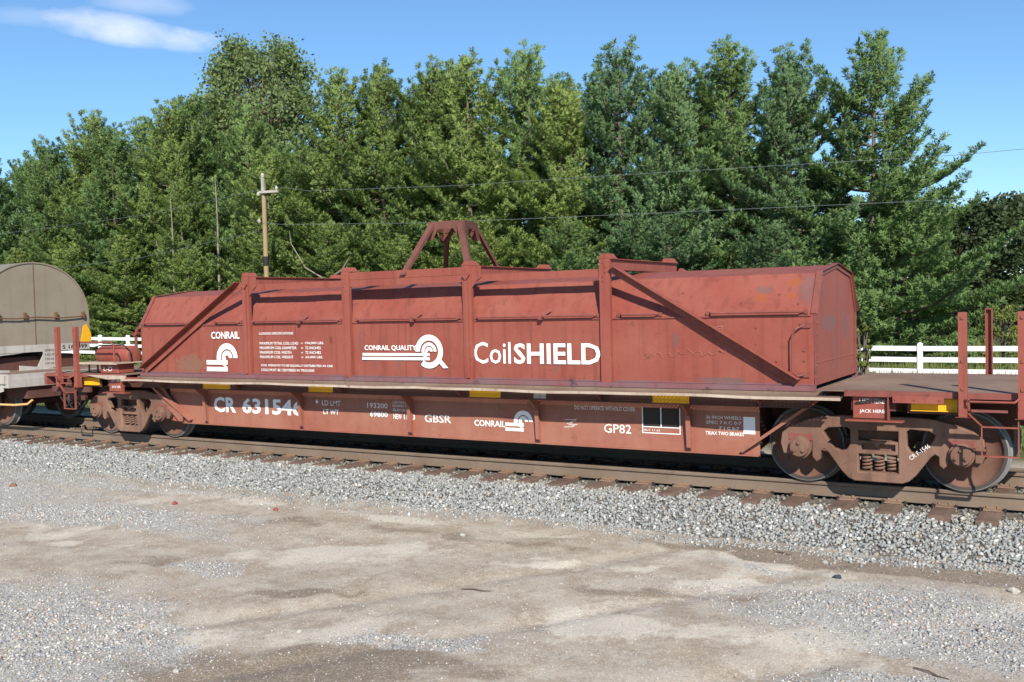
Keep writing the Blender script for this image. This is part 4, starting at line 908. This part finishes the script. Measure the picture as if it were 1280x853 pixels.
wire([(-21.1, 17.86, 7.55), (-19.4, 18, 7.25), (-12, 18, 6.85), (-4.5, 18, 6.62), (5.4, 18, 6.27), (14, 18, 6.3), (28, 18, 7.4)], 'upper overhead wire right of the utility pole')
wire([(-60, 18, 4.9), (-41.4, 18, 4.54), (-30, 18, 4.98), (-22.2, 17.86, 5.75)], 'lower overhead wire left of the utility pole')
wire([(-22, 17.86, 6.1), (-21.1, 18, 5.97), (-15, 18, 5.62), (-9.6, 18, 5.42), (-1.8, 18, 5.2), (5.4, 18, 5.0), (14, 18, 5.1), (28, 18, 6.3)], 'lower overhead wire right of the utility pole')

# ------------------------------------------------------------------ trees
def needles(P, D, Ln, Rd, K, rg, wid=.024):
    """K narrow blades on each plume; P base points, D unit directions"""
    n = len(P); a = rg.normal(size=(n, 3)); X1 = np.cross(D, a); X1 /= np.linalg.norm(X1, axis=1)[:, None]; Y1 = np.cross(D, X1)
    t = rg.uniform(0, 1, (n, K)); th = rg.uniform(0, 2*np.pi, (n, K)); rad = Rd[:, None]*rg.uniform(.65, 1.15, (n, K))
    B = P[:, None]+D[:, None]*(Ln[:, None]*t)[..., None]
    O = X1[:, None]*np.cos(th)[..., None]+Y1[:, None]*np.sin(th)[..., None]
    T = B+O*rad[..., None]+D[:, None]*(rad*.75)[..., None]
    side = np.cross(O, D[:, None]+rg.normal(0, .5, (n, K, 3))); side /= np.linalg.norm(side, axis=2)[..., None]
    w = wid*rg.uniform(.7, 1.4, (n, K, 1))
    Nn = O*.75+np.array([0, 0, .45]); hz = P*np.array([1, 1, 0]); hz = hz/(np.linalg.norm(hz, axis=1)[:, None]+.3); Nn = Nn+hz[:, None]*.7
    V3 = np.stack([B*.75+T*.25-side*w, B*.75+T*.25+side*w, T], 2)
    gn = np.cross(V3[:, :, 1]-V3[:, :, 0], V3[:, :, 2]-V3[:, :, 0]); fl = (gn*Nn).sum(-1) < 0
    V3[fl] = V3[fl][:, [1, 0, 2]]; gn[fl] *= -1; gn /= np.linalg.norm(gn, axis=-1)[..., None]+1e-9
    Nn = Nn+gn*.35; Nn /= np.linalg.norm(Nn, axis=-1)[..., None]
    V = V3.reshape(-1, 3); needles.N = np.repeat(Nn.reshape(-1, 3), 3, 0)
    return V, np.arange(len(V)).reshape(-1, 3)
def pine(seed, H, R, sparse=0, lean=(0, 0), K=24, bare=.04, pw=.54, bs=.68):
    rg = np.random.default_rng(seed); plP, plD, plL, plR = [], [], [], []; tb = MB()
    tp = [(lean[0]*(t*t), lean[1]*t*t, H*t) for t in np.linspace(0, 1, 8)]
    tb.tube(tp, [max(.02, .17*(1-t)**.8*H/12) for t in np.linspace(0, 1, 8)], 7)
    z = H*bare+.3
    while z < H-.15:
        t = z/H; L0 = R*((1-t)**pw)*(bs+(1-bs)*min(1, t*5))*(.8+.2*math.sin(z*2.1+seed))+.20; nb = rg.integers(4, 7); a0 = rg.uniform(0, 6.28)
        if t > .72: nb -= 1
        for b_ in range(nb):
            if rg.uniform() < sparse*.35: continue
            az = a0+6.283*b_/nb+rg.normal(0, .25); Lb = L0*rg.uniform(.62, 1.22); el = -.12+.95*t**1.3+rg.normal(0, .12)
            h = np.array([math.cos(az), math.sin(az), 0]); base = np.array([lean[0]*t*t, lean[1]*t*t, z+rg.normal(0, .08)])
            pts = [base+h*(Lb*s*math.cos(el*.6+.5*el*s))+np.array([0, 0, 1])*Lb*(s*math.sin(el)+.20*s*s-.10*math.sin(s*3.14)) for s in np.linspace(0, 1, 6)]
            tb.tube(pts, [max(.008, .045*(1-s*.85)*Lb/2.5) for s in np.linspace(0, 1, 6)], 4, False)
            pts = np.array(pts); ns = max(3, int(Lb/.21))
            for s in np.linspace(.22 if Lb > 1 else .1, 1, ns):
                i_ = min(4, int(s*5)); f_ = s*5-i_; p = pts[i_]*(1-f_)+pts[i_+1]*f_; d = pts[i_+1]-pts[i_]; d = d/np.linalg.norm(d)
                perp = np.cross(d, [0, 0, 1]); perp /= np.linalg.norm(perp)
                for sd in (-1, 1):
                    sl = (.55*Lb*(1-s)*.8+.16)*rg.uniform(.6, 1.15); dd = d*.62+perp*sd*.78+np.array([0, 0, .22+.25*rg.uniform()]); dd /= np.linalg.norm(dd)
                    m = max(1, int(sl/.19))
                    for q in range(m):
                        plP.append(p+dd*sl*(q+.3)/m+rg.normal(0, .03, 3)); e = dd+rg.normal(0, .28, 3)+np.array([0, 0, .25]); plD.append(e/np.linalg.norm(e)); plL.append(.22*rg.uniform(.7, 1.3)); plR.append(.135*rg.uniform(.8, 1.25))
                if s > .6: plP.append(p); e = d+np.array([0, 0, .35])+rg.normal(0, .15, 3); plD.append(e/np.linalg.norm(e)); plL.append(.26); plR.append(.12)
        z += rg.uniform(.30, .46)*(1 if t < .7 else .9)
    for q in range(10): plP.append(np.array([lean[0], lean[1], H-.35+q*.04])); plD.append(np.array([rg.normal(0, .3), rg.normal(0, .3), 1.])/1.1); plL.append(.25); plR.append(.1)
    V, F_ = needles(np.array(plP), np.array(plD), np.array(plL), np.array(plR), K, rg)
    return V, F_, tb.mesh('trunk', M_bark), needles.N
VAR = [pine(11, 12.6, 4.1, .2), pine(12, 12.2, 3.5, .5), pine(13, 12.8, 4.6, .3), pine(14, 11.8, 2.6, .8, (.3, .1)), pine(15, 11.6, 6.1, .35, (.25, 0), pw=.78, bs=1.0)]
MATS = {'y': M_ndl_y, 'g': M_ndl_g, 'b': M_ndl_b}; CM = {}
def crown(v, m):
    if v not in CM:
        CM[v] = soup('crown', VAR[v][0], VAR[v][1], MATS[m], smooth=True); CM[v].normals_split_custom_set_from_vertices(VAR[v][3])
    return CM[v]
HT = [12.6, 12.2, 12.8, 11.8, 11.6]
words = {'y': 'yellow-green', 'g': 'mid-green', 'b': 'blue-green'}; ordn = ['first', 'second', 'third', 'fourth', 'fifth', 'sixth', 'seventh', 'eighth', 'ninth', 'tenth', 'eleventh', 'twelfth', 'thirteenth', 'fourteenth', 'fifteenth', 'sixteenth', 'seventeenth', 'eighteenth', 'nineteenth', 'twentieth', 'twenty-first', 'twenty-second', 'twenty-third', 'twenty-fourth', 'twenty-fifth', 'twenty-sixth']
def put(i_, x, y, h, v, m, label, rz, wsc=1.0, group='pines behind the railway'):
    t = thing('pine_tree', label, 'tree', (x, y, -.35), group, rz=rz); s = (h+.35)/HT[v]; t.scale = (s*wsc, s*wsc, s)
    c_ = link('crown', crown(v, m), t); c_.material_slots[0].link = 'OBJECT'; c_.material_slots[0].material = MATS[m]; link('trunk', VAR[v][2], t)
front = [(-50.5, 23, 12.1, 0, 'b'), (-46.0, 24, 12.4, 2, 'g'), (-41.4, 24, 13.7, 0, 'y'), (-37.8, 22.5, 12.2, 1, 'g'), (-35.0, 24, 13.3, 2, 'y'), (-31.6, 21.8, 9.0, 0, 'y'), (-29.5, 24.5, 12.6, 2, 'g'), (-26.2, 22.5, 9.6, 2, 'y'), (-22.9, 24.3, 13.5, 0, 'y'),
         (-20.2, 24, 13.3, 1, 'y'), (-17.5, 24.5, 13.2, 0, 'y'), (-15.1, 23.6, 12.9, 1, 'y'), (-12.7, 24.6, 13.0, 3, 'g'), (-10.5, 23.6, 11.2, 0, 'y'), (-8.1, 24.2, 12.3, 2, 'b'), (-5.4, 24, 11.3, 0, 'b'), (-3.5, 24.4, 11.9, 1, 'g'), (-1.1, 24, 11.1, 2, 'b'), (1.75, 24.2, 11.3, 4, 'g')]
pick = random.Random(4)
for i_, (x, y, h, v, m) in enumerate(front):
    if i_ == len(front)-1: lab = 'green pine with long reaching boughs, rightmost tree of the pine row'
    else: lab = '%s white pine, %s from the left in the front row behind the railway' % (words[m], ordn[i_])
    put(i_, x, y, h, v, m, lab, pick.uniform(0, 6.28), pick.uniform(.95, 1.15))
fx_, fh_ = [q[0] for q in front], [q[2] for q in front]; back = []
x = -60.5
while x < .5:
    back.append((x+pick.uniform(-.4, .4), 27+pick.uniform(-.6, 1.2), float(np.interp(x, fx_, fh_))*pick.uniform(.93, 1.03)+.2, pick.choice((0, 2)), 'g' if x < -9 else 'b')); x += 2.55
for i_, (x, y, h, v, m) in enumerate(sorted(back)): put(i_, x, y-.8, h, v, m, 'pine in the shaded second row, %s from the left' % ordn[i_], pick.uniform(0, 6.28), 1.12, 'pines in the second row')
# low young pines filling the skirts of the row
low = [(-43.5, 20.5, 6.0, 0, 'y'), (-39.0, 20.0, 5.6, 2, 'y'), (-34.5, 20.5, 6.2, 0, 'y'), (-29.5, 20.3, 5.2, 2, 'y'), (-24.5, 20.4, 5.6, 0, 'y'), (-20.8, 20.6, 5.8, 2, 'y'), (-16.6, 20.4, 5.2, 0, 'y'), (-12.6, 20.5, 5.6, 2, 'y'), (-8.6, 20.6, 5.4, 0, 'g'), (-4.6, 20.6, 5.2, 2, 'b'), (-.8, 20.7, 4.8, 0, 'b')]
for i_, (x, y, h, v, m) in enumerate(low): put(i_, x, y, h, v, m, 'low young %s pine skirting the tall row, %s from the left' % (words[m], ordn[i_]), pick.uniform(0, 6.28), 1.5, 'low pines along the fence')

def broad(seed, H, R, nclump, nleaf, leaf, z0=.25, top=False):
    rg = np.random.default_rng(seed); tb = MB(); tb.tube([(0, 0, 0), (.1, 0, H*.5), (0, .1, H*.95)], [H*.022, H*.014, .03], 7)
    C_ = []
    for i_ in range(nclump):
        t = rg.uniform(z0, 1)**.9; rad = R*math.sqrt(max(.05, 1-((t-.55)/.5)**2))*rg.uniform(.35, 1)**.6; a = rg.uniform(0, 6.28)
        c_ = np.array([rad*math.cos(a), rad*math.sin(a), H*t]); C_.append(c_)
        tb.tube([(0, 0, H*t*.65), tuple(c_*np.array([.5, .5, 0])+np.array([0, 0, H*t*.85])), tuple(c_)], [.05*H/10, .03*H/10, .01], 4, False)
    C_ = np.array(C_); P = (C_[:, None]+rg.normal(0, 1, (nclump, nleaf, 3))*np.array([.30, .30, .22])*R*.32).reshape(-1, 3)
    n = len(P); A = rg.normal(size=(n, 3)); A /= np.linalg.norm(A, axis=1)[:, None]; B = np.cross(A, rg.normal(size=(n, 3))); B /= np.linalg.norm(B, axis=1)[:, None]; s = leaf*rg.uniform(.7, 1.3, (n, 1))
    V = np.stack([P-A*s, P-B*s*.6, P+A*s, P+B*s*.6], 1).reshape(-1, 3)
    return V, np.arange(len(V)).reshape(-1, 4), tb.mesh('trunk', M_bark)
V, F_, tm = broad(31, 18.5, 4.2, 330, 120, .115, .30)
t = thing('poplar_tree', 'tall airy broadleaf tree rising above the pines at left', 'tree', (-34.2, 30.5, -.3)); link('crown', soup('crown', V, F_, M_leaf), t); link('trunk', tm, t)
V, F_, tm = broad(33, 16.0, 3.0, 170, 120, .115, .35)
t = thing('poplar_tree', 'slimmer broadleaf tree on the left shoulder of the tall one', 'tree', (-39.6, 30.5, -.3)); link('crown', soup('crown', V, F_, M_leaf), t); link('trunk', tm, t)
V, F_, tm = broad(35, 9, 4.6, 160, 120, .17, .05); dm = soup('crown', V, F_, M_leafd)
for i_, (x, y, s, lab) in enumerate(((1.2, 56, .90, 'dark broadleaf tree just beyond the last pine'), (5.2, 62, 1.0, 'dark broadleaf tree at the right edge beyond the meadow'), (11, 60, 1.02, 'dark broadleaf tree out at far right of the wood'), (-3.5, 62, .95, 'dark broadleaf tree hidden behind the last pine'))):
    t = thing('broadleaf_tree', lab, 'tree', (x, y, -.4), 'dark trees beyond the meadow', rz=i_*1.9); t.scale = (s, s, s); link('crown', dm, t); link('trunk', tm, t)
# sapling bush by the fence, weed beside the hood
V, F_, tm = broad(41, 2.25, .75, 60, 60, .045, .12)
t = thing('bush', 'yellowish young bush behind the fence at right', 'bush', (6.10, 22, -.4)); link('foliage', soup('foliage', V, F_, M_bush), t); link('stem', tm, t)
V, F_, tm = broad(42, 1.5, .6, 40, 60, .04, .1)
t = thing('bush', 'small pale green bush left of the yellowish one', 'bush', (5.0, 21, -.4)); link('foliage', soup('foliage', V, F_, M_ndl_g), t); link('stem', tm, t)
V, F_, tm = broad(43, 2.15, .20, 34, 16, .045, .30)
t = thing('weed', 'tall yellow-green weed growing beside the hood end', 'plant', (5.62, 3.0, -.35)); link('leaves', soup('leaves', V, F_, M_bush), t); link('stem', tm, t)
# bleached dead trunks among the pines
for x, y, z0, z1, lab, k_ in ((-31.3, 20.9, 4.6, 8.2, 'bleached dead trunk with a forked base among the left pines', 1), (-28.4, 21.2, 4.9, 9.0, 'thin bleached dead trunk nearer the utility pole', 0)):
    t = thing('dead_tree', lab, 'tree', (x, y, -.3)); mb = MB(); mb.tube([(0, 0, 0), (.06, 0, z0*.6), (.0, 0, z0), (.05, 0, (z0+z1)/2), (-.02, 0, z1+.3)], [.08, .07, .055, .035, .012], 6); mb.obj('trunk', M_dead, t)
    mb = MB(); mb.tube([(0, 0, z0*.9), (-.8, -.1, z0+.8), (-1.1, -.1, z0+1.8)], [.05, .035, .012], 5) if k_ else mb.tube([(.02, 0, z0+.9), (.5, -.1, z0+1.3)], [.03, .01], 5); mb.obj('branch', M_dead, t)
t = thing('dead_tree', 'forked bleached snag behind the utility pole', 'tree', (-20.4, 20.0, -.3)); mb = MB(); mb.tube([(0, 0, 0), (0, 0, 3.9)], [.08, .06], 6); mb.obj('trunk', M_dead, t)
mb = MB(); mb.tube([(0, 0, 3.9), (-1.2, 0, 4.5), (-2.0, 0, 5.6), (-2.1, 0, 6.2)], [.035, .028, .018, .006], 5); mb.tube([(0, 0, 3.9), (.9, 0, 4.3), (1.4, 0, 4.9)], [.05, .035, .01], 5); mb.obj('branch', M_dead, t)

# ------------------------------------------------------------------ grass
n = 60000; py = 5.0+rng.uniform(0, 1, n)**.8*34; w = (py+13); px = 8.8+w*rng.uniform(-.42, .06, n)
n2 = 14000; py2 = 5.0+rng.uniform(0, 1, n2)*17; px2 = 8.8-(py2+13)*rng.uniform(1.05, 1.75, n2); px = np.concatenate([px, px2]); py = np.concatenate([py, py2]); n += n2
h = rng.uniform(.12, .34, n)*np.where((py > 14) & (py < 21), 1.6, 1.0); a = rng.uniform(0, 6.28, n); z = gh(px, py); w = .012+.010*(py/20)
V = np.stack([np.stack([px-np.cos(a)*w, py-np.sin(a)*w, z], 1), np.stack([px+np.cos(a)*w, py+np.sin(a)*w, z], 1), np.stack([px+rng.normal(0, .08, n), py+rng.normal(0, .08, n), z+h], 1)], 1).reshape(-1, 3)
tag(link('meadow_grass', soup('meadow_grass', V, np.arange(3*n).reshape(-1, 3), M_grass)), 'rough green and straw-coloured grass beyond the track', kind='stuff')

# ------------------------------------------------------------------ litter and single stones in the yard
def rock(x, y, s, mat, lab, name='stone', cat='stone', seed=0):
    rg = random.Random(seed); V = []
    for i_ in range(5):
        for j in range(7):
            ph_ = -1.3+2.6*i_/4; th_ = 6.283*j/7; r_ = s*rg.uniform(.75, 1.15); V.append((r_*math.cos(ph_)*math.cos(th_), .8*r_*math.cos(ph_)*math.sin(th_), .6*r_*math.sin(ph_)))
    Fq = [(i_*7+j, i_*7+(j+1) % 7, (i_+1)*7+(j+1) % 7, (i_+1)*7+j) for i_ in range(4) for j in range(7)]+[tuple(reversed(range(7))), tuple(range(28, 35))]
    mb = MB(); mb.add(V, Fq); z = float(gh(np.array([x]), np.array([y]))[0]); tag(mb.obj(name, mat, loc=(x, y, z+s*.3)), lab, cat)
def flatm(name, c): k_ = NB(name); n_ = k_.noise(30, 4, .6); k_.col(k_.mix(k_.ramp(n_, .3, .7), c, tuple(v*.7 for v in c))); k_.rough(.8); return k_.m
M_s1, M_s2, M_s3, M_s4 = flatm('dark_coal', (.05, .055, .075)), flatm('pale_stone', (.46, .43, .38)), flatm('red_scrap', (.30, .09, .07)), flatm('brown_wood', (.16, .11, .08))
rock(6.65, -3.42, .045, M_s1, 'dark blue-black lump on the gravel at right', seed=1)
rock(8.14, -3.15, .055, M_s2, 'white flat stone at the right edge of the yard', seed=2)
rock(3.06, -6.95, .028, M_s2, 'pale pebble lying on the brown mud patch', seed=3)
rock(2.39, -3.50, .04, M_s2, 'pale stone on the tan dirt below the ballast centre', seed=4)
rock(2.85, -8.05, .03, M_s2, 'white stone by the muddy patch at the bottom', seed=6)
rock(6.4, -2.85, .035, M_s2, 'grey-white stone fallen on the damp strip under the shoulder', seed=7)
rock(-2.46, -3.58, .05, M_s3, 'red scrap lying left on the yard gravel', 'scrap', 'scrap', 5)
rock(-.70, -3.38, .045, M_s3, 'small red scrap on the pale dirt left of centre', 'scrap', 'scrap', 8)
rock(-6.1, -3.7, .07, flatm('brick_fragment', (.26, .13, .09)), 'orange-brown brick fragment on the grey gravel at far left', 'brick_fragment', 'brick', 9)
for x, y, l, a, lab in ((3.75, -5.30, .30, .2, 'small broken twig on the dirt in mid yard'), (7.78, -5.60, .28, -.5, 'thin brown stick on the gravel at bottom right'), (5.95, -2.75, .20, -.3, 'short stick at the foot of the ballast')):
    z = float(gh(np.array([x]), np.array([y]))[0])+.012; mb = MB(); mb.tube([(-l/2, 0, 0), (-l*.1, .01, .006), (l*.2, -.008, .002), (l/2, .01, 0)], [.006, .007, .006, .003], 5)
    o = mb.obj('stick', M_s4, loc=(x, y, z)); o.rotation_euler.z = a; tag(o, lab, 'stick')
